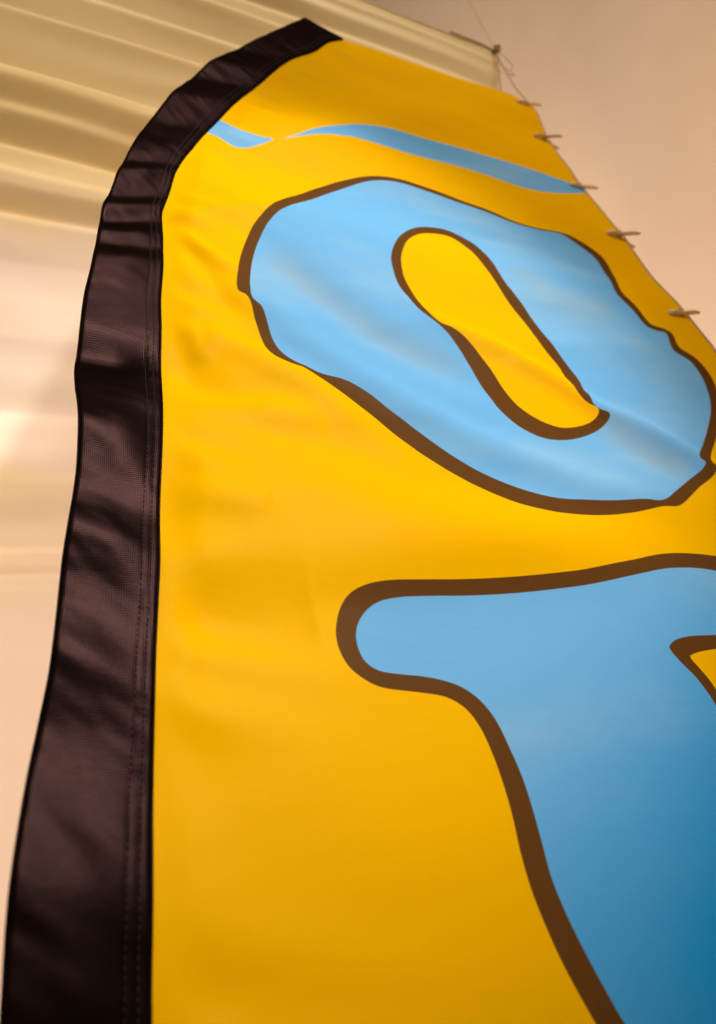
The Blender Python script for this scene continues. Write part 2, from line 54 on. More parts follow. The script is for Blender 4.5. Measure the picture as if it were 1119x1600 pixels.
T_OUT = [[0.2276,0.2053],[0.2396,0.2091],[0.2514,0.2152],[0.2612,0.2245],[0.2676,0.2393],[0.2703,0.2586],[0.2703,0.2881],[0.2699,0.3299],[0.2712,0.3751],[0.2744,0.4243],[0.2804,0.4793],[0.2901,0.533],[0.2991,0.5803],[0.303,0.6102],[0.3041,0.6393],[0.3008,0.6815],[0.2913,0.7212],[0.2672,0.7421],[0.2307,0.7259],[0.1985,0.6784],[0.1893,0.6328],[0.1907,0.5928],[0.1882,0.5623],[0.1851,0.553],[0.1826,0.5534],[0.1703,0.5583],[0.1518,0.5621],[0.1023,0.5541],[0.0472,0.5276],[0.0003,0.502],[-0.0492,0.4718],[-0.0929,0.4527],[-0.1066,0.4122],[-0.0956,0.359],[-0.0696,0.3202],[-0.0383,0.3064],[-0.0287,0.3036],[-0.0077,0.2987],[0.0138,0.296],[0.0342,0.2949],[0.0552,0.2964],[0.0794,0.3004],[0.1007,0.3027],[0.1221,0.3029],[0.145,0.3001],[0.1595,0.2933],[0.169,0.2812],[0.1738,0.2645],[0.1778,0.2448],[0.1819,0.2285],[0.1898,0.2165],[0.2005,0.2082],[0.2142,0.2048]]
T_IN = [[0.225,0.2211],[0.2354,0.2256],[0.2456,0.2348],[0.2525,0.2471],[0.2555,0.2651],[0.2559,0.2915],[0.2553,0.3331],[0.2564,0.3782],[0.2596,0.4273],[0.2653,0.4817],[0.2743,0.5342],[0.2821,0.5797],[0.2846,0.608],[0.2847,0.6356],[0.281,0.6656],[0.2725,0.6933],[0.2561,0.7081],[0.2317,0.6977],[0.2135,0.6698],[0.2057,0.6361],[0.2054,0.6045],[0.2059,0.5659],[0.2022,0.5442],[0.1962,0.5339],[0.1936,0.5335],[0.1807,0.5381],[0.166,0.5457],[0.1375,0.5506],[0.1009,0.5394],[0.0494,0.5127],[0.0028,0.4883],[-0.0465,0.4593],[-0.086,0.4397],[-0.0978,0.4103],[-0.0883,0.3677],[-0.0677,0.3384],[-0.0431,0.3265],[-0.0295,0.3228],[-0.0081,0.3182],[0.0161,0.3144],[0.0392,0.3134],[0.063,0.3166],[0.0837,0.3192],[0.1058,0.3207],[0.1268,0.3192],[0.1489,0.3161],[0.1652,0.3084],[0.1763,0.2967],[0.1827,0.2832],[0.1875,0.2662],[0.191,0.2461],[0.1951,0.2311],[0.2024,0.2231],[0.213,0.2203]]
S_A = [[1.0952,0.2208],[1.0882,0.2337],[1.0667,0.2484],[1.0595,0.2689],[1.0577,0.2859],[1.059,0.302],[1.051,0.2942],[1.0285,0.2708],[1.0168,0.2513],[1.0149,0.236],[1.024,0.2252],[1.0348,0.2148],[1.0425,0.1997],[1.0445,0.1867],[1.0867,0.206]]
S_B = [[1.0691,0.322],[1.1032,0.36],[1.1476,0.4026],[1.193,0.4489],[1.2188,0.4854],[1.2497,0.5586],[1.2623,0.6323],[1.2782,0.7334],[1.285,0.8296],[1.2843,0.9196],[1.2779,0.9849],[1.2779,1.029],[1.2761,1.0916],[1.2516,1.0396],[1.1977,0.9249],[1.1772,0.8652],[1.1731,0.8165],[1.1829,0.7462],[1.186,0.6761],[1.1806,0.6059],[1.1736,0.5374],[1.1575,0.4688],[1.1406,0.4346],[1.1178,0.3955],[1.1005,0.3673],[1.0829,0.3419]]
SHEEN_BANDS = [[[[0.7787,0.2247],[0.7431,0.2465],[0.6917,0.2866],[0.624,0.3549],[0.5831,0.4309],[0.5568,0.483]],0.022],[[[0.5066,0.6206],[0.4735,0.6662],[0.4403,0.7118],[0.4214,0.7526]],0.02],[[[0.8597,0.6454],[0.7888,0.6791],[0.7586,0.7316],[0.7793,0.8347]],0.03]]
PINS = [[1.6514,1.0276],[1.4941,1.0135],[1.2644,0.9971],[1.0547,0.9707],[0.7968,0.952]]
PLEATS = [[0.0,-0.00415],[0.004,-0.00499],[0.008,-0.00585],[0.012,-0.00671],[0.016,-0.0076],[0.02,-0.00848],[0.024,-0.0091],[0.028,-0.00822],[0.032,-0.00473],[0.036,0.00026],[0.04,0.00549],[0.044,0.01039],[0.048,0.01352],[0.052,0.01357],[0.056,0.01183],[0.06,0.00977],[0.064,0.00781],[0.068,0.00658],[0.072,0.00666],[0.076,0.00747],[0.08,0.00841],[0.084,0.00934],[0.088,0.01025],[0.092,0.0111],[0.096,0.01143],[0.1,0.01022],[0.104,0.00747],[0.108,0.0042],[0.112,0.00087],[0.116,-0.00249],[0.12,-0.00585],[0.124,-0.00924],[0.128,-0.01263],[0.132,-0.01596],[0.136,-0.01842],[0.14,-0.01822],[0.144,-0.01537],[0.148,-0.01167],[0.152,-0.00788],[0.156,-0.00412],[0.16,-0.00061],[0.164,0.00163],[0.168,0.00166],[0.172,0.00042],[0.176,-0.00108],[0.18,-0.0026],[0.184,-0.00413],[0.188,-0.00568],[0.192,-0.00717],[0.196,-0.00792],[0.2,-0.00639],[0.204,-0.00259],[0.208,0.00194],[0.212,0.00645],[0.216,0.01013],[0.22,0.01132],[0.224,0.01002],[0.228,0.00788],[0.232,0.00565],[0.236,0.00341],[0.24,0.00115],[0.244,-0.0011],[0.248,-0.00323],[0.252,-0.00516],[0.256,-0.00697],[0.26,-0.00877],[0.264,-0.01058],[0.268,-0.01239],[0.272,-0.01422],[0.276,-0.01605],[0.28,-0.01789],[0.284,-0.01974],[0.288,-0.02153],[0.292,-0.02269],[0.296,-0.02196],[0.3,-0.01932],[0.304,-0.01605],[0.308,-0.01273],[0.312,-0.0094],[0.316,-0.00608],[0.32,-0.00275],[0.324,0.00057],[0.328,0.0039],[0.332,0.00723],[0.336,0.01056],[0.34,0.01384],[0.344,0.01652],[0.348,0.01737],[0.352,0.0164],[0.356,0.01483],[0.36,0.01321],[0.364,0.0116],[0.368,0.00999],[0.372,0.00839],[0.376,0.00681],[0.38,0.00523],[0.384,0.00367],[0.388,0.00212],[0.392,0.00058],[0.396,-0.00094],[0.4,-0.00245],[0.404,-0.00392],[0.408,-0.00511],[0.412,-0.00482],[0.416,-0.00197],[0.42,0.00236],[0.424,0.00697],[0.428,0.01162],[0.432,0.01628],[0.436,0.02088],[0.44,0.02473],[0.444,0.02623],[0.448,0.02538],[0.452,0.02378],[0.456,0.02212],[0.46,0.02048],[0.464,0.01886],[0.468,0.01726],[0.472,0.01568],[0.476,0.01413],[0.48,0.01259],[0.484,0.01108],[0.488,0.00958],[0.492,0.00811],[0.496,0.00666],[0.5,0.00524],[0.504,0.00383],[0.508,0.00245],[0.512,0.00109],[0.516,-0.00025],[0.52,-0.00157],[0.524,-0.00287],[0.528,-0.00415],[0.532,-0.00541],[0.536,-0.00666],[0.54,-0.00788],[0.544,-0.00909],[0.548,-0.01029],[0.552,-0.01146],[0.556,-0.01261],[0.56,-0.01345],[0.564,-0.01271],[0.568,-0.00925],[0.572,-0.0042],[0.576,0.00114],[0.58,0.00651],[0.584,0.0119],[0.588,0.01728],[0.592,0.02243],[0.596,0.02634],[0.6,0.02807],[0.604,0.02854],[0.608,0.02879],[0.612,0.02901],[0.616,0.02906],[0.62,0.0281],[0.624,0.02539],[0.628,0.02167],[0.632,0.01777],[0.636,0.01386],[0.64,0.00995],[0.644,0.00609],[0.648,0.00272],[0.652,0.00087],[0.656,0.00055],[0.66,0.00072],[0.664,0.00092],[0.668,0.00093],[0.672,-7e-05],[0.676,-0.00284],[0.68,-0.00663],[0.684,-0.01061],[0.688,-0.01462],[0.692,-0.01864],[0.696,-0.02267],[0.7,-0.02672],[0.704,-0.03078],[0.708,-0.03474],[0.712,-0.03767],[0.716,-0.03736],[0.72,-0.03383],[0.724,-0.02926],[0.728,-0.0246],[0.732,-0.02002],[0.736,-0.01602],[0.74,-0.01376],[0.744,-0.01324],[0.748,-0.0133],[0.752,-0.01344],[0.756,-0.01361],[0.76,-0.01379],[0.764,-0.01401],[0.768,-0.01424],[0.772,-0.01449],[0.776,-0.01457],[0.78,-0.01367],[0.784,-0.01104],[0.788,-0.00743],[0.792,-0.00365],[0.796,0.00012],[0.8,0.00386],[0.804,0.00758],[0.808,0.01108],[0.812,0.01356],[0.816,0.01426],[0.82,0.01394],[0.824,0.0134],[0.828,0.01283],[0.832,0.01208],[0.836,0.01042],[0.84,0.00721],[0.844,0.00311],[0.848,-0.00118],[0.852,-0.00549],[0.856,-0.00982],[0.86,-0.01416],[0.864,-0.0185],[0.868,-0.02246],[0.872,-0.02429],[0.876,-0.02241],[0.88,-0.0184],[0.884,-0.01401],[0.888,-0.00961],[0.892,-0.00522],[0.896,-0.00084],[0.9,0.00347],[0.904,0.00718],[0.908,0.00909],[0.912,0.00919],[0.916,0.0087],[0.92,0.00814],[0.924,0.00757],[0.928,0.007],[0.932,0.00642],[0.936,0.00584],[0.94,0.00525],[0.944,0.00466],[0.948,0.00406],[0.952,0.00347],[0.956,0.00287],[0.96,0.00227],[0.964,0.00167],[0.968,0.00107],[0.972,0.00047],[0.976,-0.00013],[0.98,-0.00073],[0.984,-0.00133],[0.988,-0.00188],[0.992,-0.00218],[0.996,-0.00204],[1.0,-0.00164],[1.004,-0.0012],[1.008,-0.00075],[1.012,-0.0003],[1.016,0.00016],[1.02,0.00062],[1.024,0.00108],[1.028,0.00155],[1.032,0.00202],[1.036,0.00251],[1.04,0.00299],[1.044,0.00348],[1.048,0.00398],[1.052,0.00448],[1.056,0.00499],[1.06,0.00551],[1.064,0.00603],[1.068,0.00657],[1.072,0.0071],[1.076,0.00764],[1.08,0.00811],[1.084,0.00836],[1.088,0.00839],[1.092,0.00835],[1.096,0.00831],[1.1,0.00828],[1.104,0.00826],[1.108,0.00824],[1.112,0.00823],[1.116,0.00823],[1.12,0.00824],[1.124,0.00825],[1.128,0.00828],[1.132,0.0083],[1.136,0.00834],[1.14,0.00837],[1.144,0.00842],[1.148,0.00846],[1.152,0.00848],[1.156,0.0083],[1.16,0.00777],[1.164,0.00704],[1.168,0.00628],[1.172,0.00552],[1.176,0.00476],[1.18,0.004],[1.184,0.00324],[1.188,0.00248],[1.192,0.00172],[1.196,0.00096],[1.2,0.0002],[1.204,-0.00057],[1.208,-0.00133],[1.212,-0.0021],[1.216,-0.00287],[1.22,-0.00364],[1.224,-0.00442],[1.228,-0.0052],[1.232,-0.00599],[1.236,-0.00678],[1.24,-0.00758],[1.244,-0.00838],[1.248,-0.00918],[1.252,-0.00999],[1.256,-0.0108],[1.26,-0.01162],[1.264,-0.01244],[1.268,-0.01327],[1.272,-0.0141],[1.276,-0.01491],[1.28,-0.01545],[1.284,-0.01516],[1.288,-0.01403],[1.292,-0.01264],[1.296,-0.01123],[1.3,-0.00982],[1.304,-0.00841],[1.308,-0.00702],[1.312,-0.00563],[1.316,-0.00425],[1.32,-0.00287],[1.324,-0.0015],[1.328,-0.00014],[1.332,0.00122],[1.336,0.00257],[1.34,0.00391],[1.344,0.00525],[1.348,0.00657],[1.352,0.00776],[1.356,0.00856],[1.36,0.00897],[1.364,0.00925],[1.368,0.00951],[1.372,0.00977],[1.376,0.01002],[1.38,0.01026],[1.384,0.01049],[1.388,0.01072],[1.392,0.01094],[1.396,0.01115],[1.4,0.01136],[1.404,0.01156],[1.408,0.01175],[1.412,0.01193],[1.416,0.01204],[1.42,0.01178],[1.424,0.01091],[1.428,0.00968],[1.432,0.00837],[1.436,0.00705],[1.44,0.00572],[1.444,0.00438],[1.448,0.00304],[1.452,0.00168],[1.456,0.00032],[1.46,-0.00106],[1.464,-0.00245],[1.468,-0.00385],[1.472,-0.00526],[1.476,-0.00668],[1.48,-0.00812],[1.484,-0.00956],[1.488,-0.01102],[1.492,-0.01249],[1.496,-0.01398],[1.5,-0.01547],[1.504,-0.01698],[1.508,-0.01851],[1.512,-0.02004],[1.516,-0.02159],[1.52,-0.02316],[1.524,-0.02463],[1.528,-0.02518],[1.532,-0.02286],[1.536,-0.01767],[1.54,-0.01156],[1.544,-0.00544],[1.548,-7e-05],[1.552,0.00298],[1.556,0.00374],[1.56,0.00371],[1.564,0.00324],[1.568,0.00102],[1.572,-0.00309],[1.576,-0.00481],[1.58,-0.00263],[1.584,0.00042],[1.588,0.00128],[1.592,-0.00017],[1.596,0.00013],[1.6,0.00219],[1.604,0.00323],[1.608,0.00274],[1.612,0.00239],[1.616,0.00239],[1.62,0.00245],[1.624,0.00249],[1.628,0.00253],[1.632,0.00256],[1.636,0.00258],[1.64,0.0026],[1.644,0.00261],[1.648,0.00261],[1.652,0.00261],[1.656,0.0026],[1.66,0.00259],[1.664,0.00257],[1.668,0.00255],[1.672,0.00252],[1.676,0.00249],[1.68,0.00246],[1.684,0.00242],[1.688,0.00238],[1.692,0.00234],[1.696,0.0023],[1.7,0.00226],[1.704,0.00221],[1.708,0.00216],[1.712,0.00211],[1.716,0.00206],[1.72,0.00201],[1.724,0.00196],[1.728,0.0019],[1.732,0.00185],[1.736,0.0018],[1.74,0.00174],[1.744,0.00169],[1.748,0.00164],[1.752,0.00158],[1.756,0.00153],[1.76,0.00148],[1.764,0.00143],[1.768,0.00138],[1.772,0.00133],[1.776,0.00128],[1.78,0.00123],[1.784,0.00118],[1.788,0.00114],[1.792,0.00109],[1.796,0.00104],[1.8,0.001],[1.804,0.00096],[1.808,0.00092],[1.812,0.00087],[1.816,0.00083],[1.82,0.0008],[1.824,0.00076],[1.828,0.00072],[1.832,0.00069],[1.836,0.00065],[1.84,0.00062],[1.844,0.00059],[1.848,0.00056],[1.852,0.00053],[1.856,0.0005],[1.86,0.00047],[1.864,0.00045],[1.868,0.00042],[1.872,0.0004],[1.876,0.00037],[1.88,0.00035],[1.884,0.00033],[1.888,0.00031],[1.892,0.00029],[1.896,0.00027],[1.9,0.00025],[1.904,0.00024],[1.908,0.00023],[1.912,0.00021],[1.916,0.0002],[1.92,0.00019],[1.924,0.00018],[1.928,0.00017],[1.932,0.00016],[1.936,0.00015],[1.94,0.00014],[1.944,0.00013],[1.948,0.00012],[1.952,0.00012],[1.956,0.00011],[1.96,0.0001],[1.964,0.0001],[1.968,9e-05],[1.972,8e-05],[1.976,8e-05],[1.98,7e-05],[1.984,7e-05],[1.988,6e-05],[1.992,6e-05],[1.996,5e-05],[2.0,5e-05],[2.004,4e-05],[2.008,4e-05],[2.012,3e-05],[2.016,3e-05],[2.02,3e-05],[2.024,2e-05],[2.028,2e-05],[2.032,2e-05],[2.036,1e-05],[2.04,1e-05],[2.044,1e-05],[2.048,0.0],[2.052,-0.0],[2.056,-0.0],[2.06,-1e-05],[2.064,-1e-05],[2.068,-1e-05],[2.072,-1e-05],[2.076,-2e-05],[2.08,-2e-05],[2.084,-2e-05],[2.088,-2e-05],[2.092,-2e-05],[2.096,-2e-05],[2.1,-2e-05],[2.104,-2e-05],[2.108,-2e-05],[2.112,-2e-05],[2.116,-2e-05],[2.12,-2e-05],[2.124,-2e-05],[2.128,-2e-05],[2.132,-1e-05],[2.136,-1e-05],[2.14,-1e-05],[2.144,-1e-05],[2.148,-1e-05],[2.152,-1e-05],[2.156,-1e-05],[2.16,-1e-05],[2.164,-1e-05],[2.168,-1e-05],[2.172,-1e-05],[2.176,-1e-05],[2.18,-1e-05],[2.184,-1e-05],[2.188,-1e-05],[2.192,-1e-05],[2.196,-1e-05],[2.2,-1e-05],[2.204,-1e-05],[2.208,-1e-05],[2.212,-1e-05],[2.216,-1e-05],[2.22,-0.0],[2.224,-0.0],[2.228,-0.0],[2.232,-0.0],[2.236,-0.0],[2.24,-0.0],[2.244,-0.0],[2.248,-0.0],[2.252,-0.0],[2.256,-0.0],[2.26,-0.0],[2.264,-0.0],[2.268,-0.0],[2.272,-0.0],[2.276,-0.0],[2.28,-0.0],[2.284,-0.0],[2.288,-0.0],[2.292,-0.0],[2.296,-0.0],[2.3,-0.0],[2.304,-0.0],[2.308,-0.0],[2.312,-0.0],[2.316,-0.0],[2.32,-0.0],[2.324,-0.0],[2.328,-0.0],[2.332,-0.0],[2.336,-0.0],[2.34,-0.0],[2.344,-0.0],[2.348,-0.0],[2.352,-0.0],[2.356,-0.0],[2.36,-0.0],[2.364,-0.0],[2.368,-0.0],[2.372,-0.0],[2.376,-0.0],[2.38,-0.0],[2.384,-0.0],[2.388,-0.0],[2.392,-0.0],[2.396,-0.0],[2.4,-0.0],[2.404,-0.0],[2.408,-0.0],[2.412,-0.0],[2.416,-0.0],[2.42,-0.0],[2.424,-0.0],[2.428,-0.0],[2.432,-0.0],[2.436,-0.0],[2.44,-0.0],[2.444,-0.0],[2.448,-0.0],[2.452,-0.0],[2.456,-0.0],[2.46,-0.0],[2.464,-0.0],[2.468,-0.0],[2.472,-0.0],[2.476,-0.0],[2.48,-0.0],[2.484,-0.0],[2.488,0.0],[2.492,0.0],[2.496,0.0],[2.5,0.0],[2.504,0.0],[2.508,0.0],[2.512,0.0],[2.516,0.0],[2.52,0.0],[2.524,-0.0],[2.528,-0.0],[2.532,-0.0],[2.536,-0.0],[2.54,-0.0],[2.544,-0.0],[2.548,-0.0],[2.552,-0.0],[2.556,-0.0],[2.56,-0.0],[2.564,-0.0],[2.568,-0.0],[2.572,-0.0],[2.576,-0.0],[2.58,-0.0],[2.584,-0.0],[2.588,-0.0],[2.592,-0.0],[2.596,-0.0],[2.6,-0.0],[2.604,-0.0],[2.608,-0.0],[2.612,-0.0],[2.616,-0.0],[2.62,-0.0],[2.624,-0.0],[2.628,-0.0],[2.632,-0.0],[2.636,-0.0],[2.64,-0.0],[2.644,-0.0],[2.648,-0.0],[2.652,-0.0],[2.656,-0.0],[2.66,-0.0],[2.664,-0.0],[2.668,-0.0],[2.672,-0.0],[2.676,-0.0],[2.68,-0.0],[2.684,-0.0],[2.688,-0.0],[2.692,-0.0],[2.696,-0.0],[2.7,-0.0],[2.704,-0.0],[2.708,-0.0],[2.712,-0.0],[2.716,-0.0],[2.72,-0.0],[2.724,-0.0],[2.728,-0.0],[2.732,-0.0],[2.736,-0.0],[2.74,-0.0],[2.744,-0.0],[2.748,-0.0],[2.752,-0.0],[2.756,-0.0],[2.76,-0.0],[2.764,-0.0],[2.768,-0.0],[2.772,-0.0],[2.776,-0.0],[2.78,-0.0],[2.784,-0.0],[2.788,-0.0],[2.792,-0.0],[2.796,-0.0],[2.8,-0.0],[2.804,-0.0],[2.808,-0.0],[2.812,-0.0],[2.816,-0.0],[2.82,-0.0],[2.824,-0.0],[2.828,-0.0],[2.832,-0.0],[2.836,-0.0],[2.84,-0.0],[2.844,-0.0],[2.848,-0.0],[2.852,-0.0],[2.856,-0.0],[2.86,-0.0],[2.864,-0.0],[2.868,-0.0],[2.872,-0.0],[2.876,-0.0],[2.88,-0.0],[2.884,-0.0],[2.888,-0.0],[2.892,-0.0],[2.896,-0.0],[2.9,-0.0],[2.904,-0.0],[2.908,-0.0],[2.912,-0.0],[2.916,-0.0],[2.92,-0.0],[2.924,-0.0],[2.928,-0.0],[2.932,-0.0],[2.936,-0.0],[2.94,-0.0],[2.944,-0.0],[2.948,-0.0],[2.952,-0.0],[2.956,-0.0],[2.96,-0.0],[2.964,-0.0],[2.968,-0.0],[2.972,-0.0],[2.976,-0.0],[2.98,-0.0],[2.984,-0.0],[2.988,-0.0],[2.992,-0.0],[2.996,-0.0],[3.0,-0.0],[3.004,-0.0],[3.008,-0.0],[3.012,-0.0],[3.016,-0.0],[3.02,-0.0],[3.024,-0.0],[3.028,-0.0],[3.032,-0.0],[3.036,-0.0],[3.04,-0.0],[3.044,-0.0],[3.048,-0.0],[3.052,-0.0],[3.056,-0.0],[3.06,-0.0],[3.064,-0.0],[3.068,-0.0],[3.072,-0.0],[3.076,-0.0],[3.08,-0.0],[3.084,-0.0],[3.088,-0.0],[3.092,-0.0],[3.096,-0.0],[3.1,-0.0],[3.104,-0.0],[3.108,-0.0],[3.112,-0.0],[3.116,-0.0],[3.12,-0.0],[3.124,-0.0],[3.128,-0.0],[3.132,-0.0],[3.136,-0.0],[3.14,-0.0],[3.144,-0.0],[3.148,-0.0],[3.152,-0.0],[3.156,-0.0],[3.16,-0.0],[3.164,-0.0],[3.168,-0.0],[3.172,-0.0],[3.176,-0.0],[3.18,-0.0],[3.184,-0.0],[3.188,-0.0],[3.192,-0.0],[3.196,-0.0],[3.2,-0.0],[3.204,-0.0],[3.208,-0.0],[3.212,-0.0],[3.216,-0.0],[3.22,-0.0],[3.224,-0.0],[3.228,-0.0],[3.232,-0.0],[3.236,-0.0],[3.24,-0.0],[3.244,-0.0],[3.248,-0.0],[3.252,-0.0],[3.256,-0.0],[3.26,-0.0],[3.264,-0.0],[3.268,-0.0],[3.272,-0.0],[3.276,-0.0],[3.28,-0.0],[3.284,-0.0],[3.288,-0.0],[3.292,-0.0],[3.296,-0.0],[3.3,-0.0],[3.304,-0.0],[3.308,-0.0],[3.312,-0.0],[3.316,-0.0],[3.32,-0.0],[3.324,-0.0],[3.328,-0.0],[3.332,-0.0],[3.336,-0.0],[3.34,-0.0],[3.344,-0.0],[3.348,-0.0],[3.352,-0.0],[3.356,-0.0],[3.36,-0.0],[3.364,-0.0],[3.368,-0.0],[3.372,-0.0],[3.376,-0.0],[3.38,-0.0],[3.384,-0.0],[3.388,-0.0],[3.392,-0.0],[3.396,-0.0],[3.4,-0.0],[3.404,-0.0],[3.408,-0.0],[3.412,-0.0],[3.416,-0.0],[3.42,-0.0],[3.424,-0.0],[3.428,-0.0],[3.432,-0.0],[3.436,-0.0],[3.44,-0.0],[3.444,-0.0],[3.448,-0.0],[3.452,-0.0],[3.456,-0.0],[3.46,-0.0],[3.464,-0.0],[3.468,-0.0],[3.472,-0.0],[3.476,-0.0],[3.48,-0.0],[3.484,-0.0],[3.488,-0.0],[3.492,-0.0],[3.496,-0.0]]

def seg_dist(y, z, poly):
    """distance of points to an open polyline, and the share of the way along it"""
    P = np.array(poly); best = np.full(y.shape, 1e9); along = np.zeros(y.shape)
    L = np.concatenate([[0], np.cumsum(np.hypot(*np.diff(P, axis=0).T))])
    for i in range(len(P) - 1):
        a = P[i]; d = P[i + 1] - a; l2 = d @ d
        t = np.clip(((y - a[0]) * d[0] + (z - a[1]) * d[1]) / l2, 0, 1)
        q = np.hypot(y - a[0] - t * d[0], z - a[1] - t * d[1])
        m = q < best
        best = np.where(m, q, best); along = np.where(m, (L[i] + t * (L[i + 1] - L[i])) / L[-1], along)
    return best, along

def smooth(x, a, b):
    t = np.clip((x - a) / (b - a), 0, 1)
    return t * t * (3 - 2 * t)

def lattice(u, v, seed):
    """smooth value noise on a lattice, 0..1"""
    iu = np.floor(u).astype(np.int64); iv = np.floor(v).astype(np.int64)
    fu = u - iu; fv = v - iv
    fu = fu ** 3 * (fu * (fu * 6 - 15) + 10); fv = fv ** 3 * (fv * (fv * 6 - 15) + 10)
    def r(a, b):
        k = (a * 374761393 + b * 668265263 + seed * 974634777) & 0x7fffffff
        k = ((k ^ (k >> 13)) * 1274126177) & 0x7fffffff
        return ((k ^ (k >> 16)) & 0xffff) / 65535.
    return (r(iu, iv) * (1 - fu) + r(iu + 1, iv) * fu) * (1 - fv) + (r(iu, iv + 1) * (1 - fu) + r(iu + 1, iv + 1) * fu) * fv

def seam_profile(y, w):
    """folds of the sleeve along the flag; w is 0 at its outer and 1 at its seam edge"""
    ys = y + (w - .5) * np.interp(y, [.2, .45, .6, .8], [.035, .0, -.015, -.05])
    return np.interp(ys, [p[0] for p in SLEEVE_PROFILE], [p[1] for p in SLEEVE_PROFILE]) * (1 - .5 * smooth(np.asarray(w, float), .4, 1.0))

def height(y, z):
    """how far the hanging cloth stands out from its mean plane, in metres"""
    h = np.zeros(y.shape)
    for poly, amp, sig in RIDGES:
        d, al = seg_dist(y, z, poly)
        h += amp * np.exp(-(d / sig) ** 2 * .5) * np.sqrt(np.clip(np.sin(np.pi * np.clip(al, .04, .96)), 0, 1))
    # slow uneven drape folds that run up and down, calmer towards the near end
    calm = .25 + .75 * smooth(y, .15, .55)
    h += (.014 * (lattice(y * 7.3, z * 1.9 + y * 1.1, 1) - .5) + .0028 * (lattice(y * 17 + z * 2.1, z * 2.7, 2) - .5)) * calm
    h += .0011 * (lattice(y * 44 - z * 9, z * 6, 3) - .5) * calm
    zi = np.interp(y, [p[0] for p in SLEEVE_IN], [p[1] for p in SLEEVE_IN])
    # small puckers that run out from the sleeve seam
    e = np.clip(z - zi, 0, 1)
    h += .0024 * np.exp(-e / .06) * np.sin(y * 83 + 2 * np.sin(y * 31) + e * 40) * smooth(e, .0, .02)
    return h * smooth(e, .0, .035) + seam_profile(y, 1.0) * (1 - smooth(e, .0, .07)) * (z < zi + .1)


# ---------------------------------------------------------------- helpers
def obj(name, verts, faces, mat, parent=None, smooth_shade=True):
    me = bpy.data.meshes.new(name); me.from_pydata([tuple(map(float, v)) for v in verts], [], faces); me.update()
    if smooth_shade: me.polygons.foreach_set('use_smooth', [True] * len(me.polygons))
    if mat: me.materials.append(mat)
    o = bpy.data.objects.new(name, me); COL.objects.link(o)
    if parent: o.parent = parent
    return o
def tag(o, label, cat, group=None):
    o['label'] = label; o['category'] = cat
    if group: o['group'] = group
    return o
def empty(name, loc):
    o = bpy.data.objects.new(name, None); COL.objects.link(o); o.location = loc; o.empty_display_size = .05
    return o
def catmull(P, n=6, closed=False):
    P = np.array(P, float); out = []; m = len(P)
    for i in range(m if closed else m - 1):
        p0 = P[(i - 1) % m] if closed or i > 0 else 2 * P[0] - P[1]
        p1 = P[i]; p2 = P[(i + 1) % m]
        p3 = P[(i + 2) % m] if closed or i + 2 < m else 2 * P[-1] - P[-2]
        # centripetal spacing avoids loops on uneven points
        t1 = max(np.linalg.norm(p1 - p0) ** .5, 1e-4); t2 = max(np.linalg.norm(p2 - p1) ** .5, 1e-4); t3 = max(np.linalg.norm(p3 - p2) ** .5, 1e-4)
        m1 = t2 * ((p1 - p0) / t1 - (p2 - p0) / (t1 + t2) + (p2 - p1) / t2)
        m2 = t2 * ((p2 - p1) / t2 - (p3 - p1) / (t2 + t3) + (p3 - p2) / t3)
        for k in range(n):
            t = k / n
            out.append((2*t**3-3*t*t+1)*p1 + (t**3-2*t*t+t)*m1 + (-2*t**3+3*t*t)*p2 + (t**3-t*t)*m2)
    if not closed: out.append(P[-1])
    return np.array(out)
def grid_faces(nu, nv, off=0, flip=False):
    F = []
    for i in range(nu - 1):
        for j in range(nv - 1):
            a = off + i * nv + j
            f = (a, a + nv, a + nv + 1, a + 1)
            F.append(f[::-1] if flip else f)
    return F
def tube(points, r, sides=8):
    P = [Vector(p) for p in points]; V = []; F = []
    prev = None
    for i, p in enumerate(P):
        t = (P[min(i + 1, len(P) - 1)] - P[max(i - 1, 0)]).normalized()
        n = prev - t * prev.dot(t) if prev else t.orthogonal()
        n.normalize(); prev = n; b = t.cross(n)
        rr = r[i] if hasattr(r, '__len__') else r
        for k in range(sides):
            a = 2 * math.pi * k / sides
            V.append(p + (n * math.cos(a) + b * math.sin(a)) * rr)
    for i in range(len(P) - 1):
        for k in range(sides):
            F.append((i*sides+k, i*sides+(k+1) % sides, (i+1)*sides+(k+1) % sides, (i+1)*sides+k))
    F.append(tuple(range(sides))[::-1]); F.append(tuple(range((len(P)-1)*sides, len(P)*sides)))
    return V, F
def signed(y, z, poly):
    """signed distance to a closed outline, negative inside"""
    P = np.array(poly); Q = np.roll(P, -1, axis=0)
    best = np.full(y.shape, 1e9); inside = np.zeros(y.shape, bool)
    for a, b in zip(P, Q):
        d = b - a; l2 = d @ d + 1e-12
        t = np.clip(((y - a[0]) * d[0] + (z - a[1]) * d[1]) / l2, 0, 1)
        best = np.minimum(best, (y - a[0] - t * d[0]) ** 2 + (z - a[1] - t * d[1]) ** 2)
        c = (a[1] > z) != (b[1] > z)
        if abs(d[1]) > 1e-12: inside ^= c & (y < a[0] + (z - a[1]) * d[0] / d[1])
    return np.sqrt(best) * np.where(inside, -1, 1)

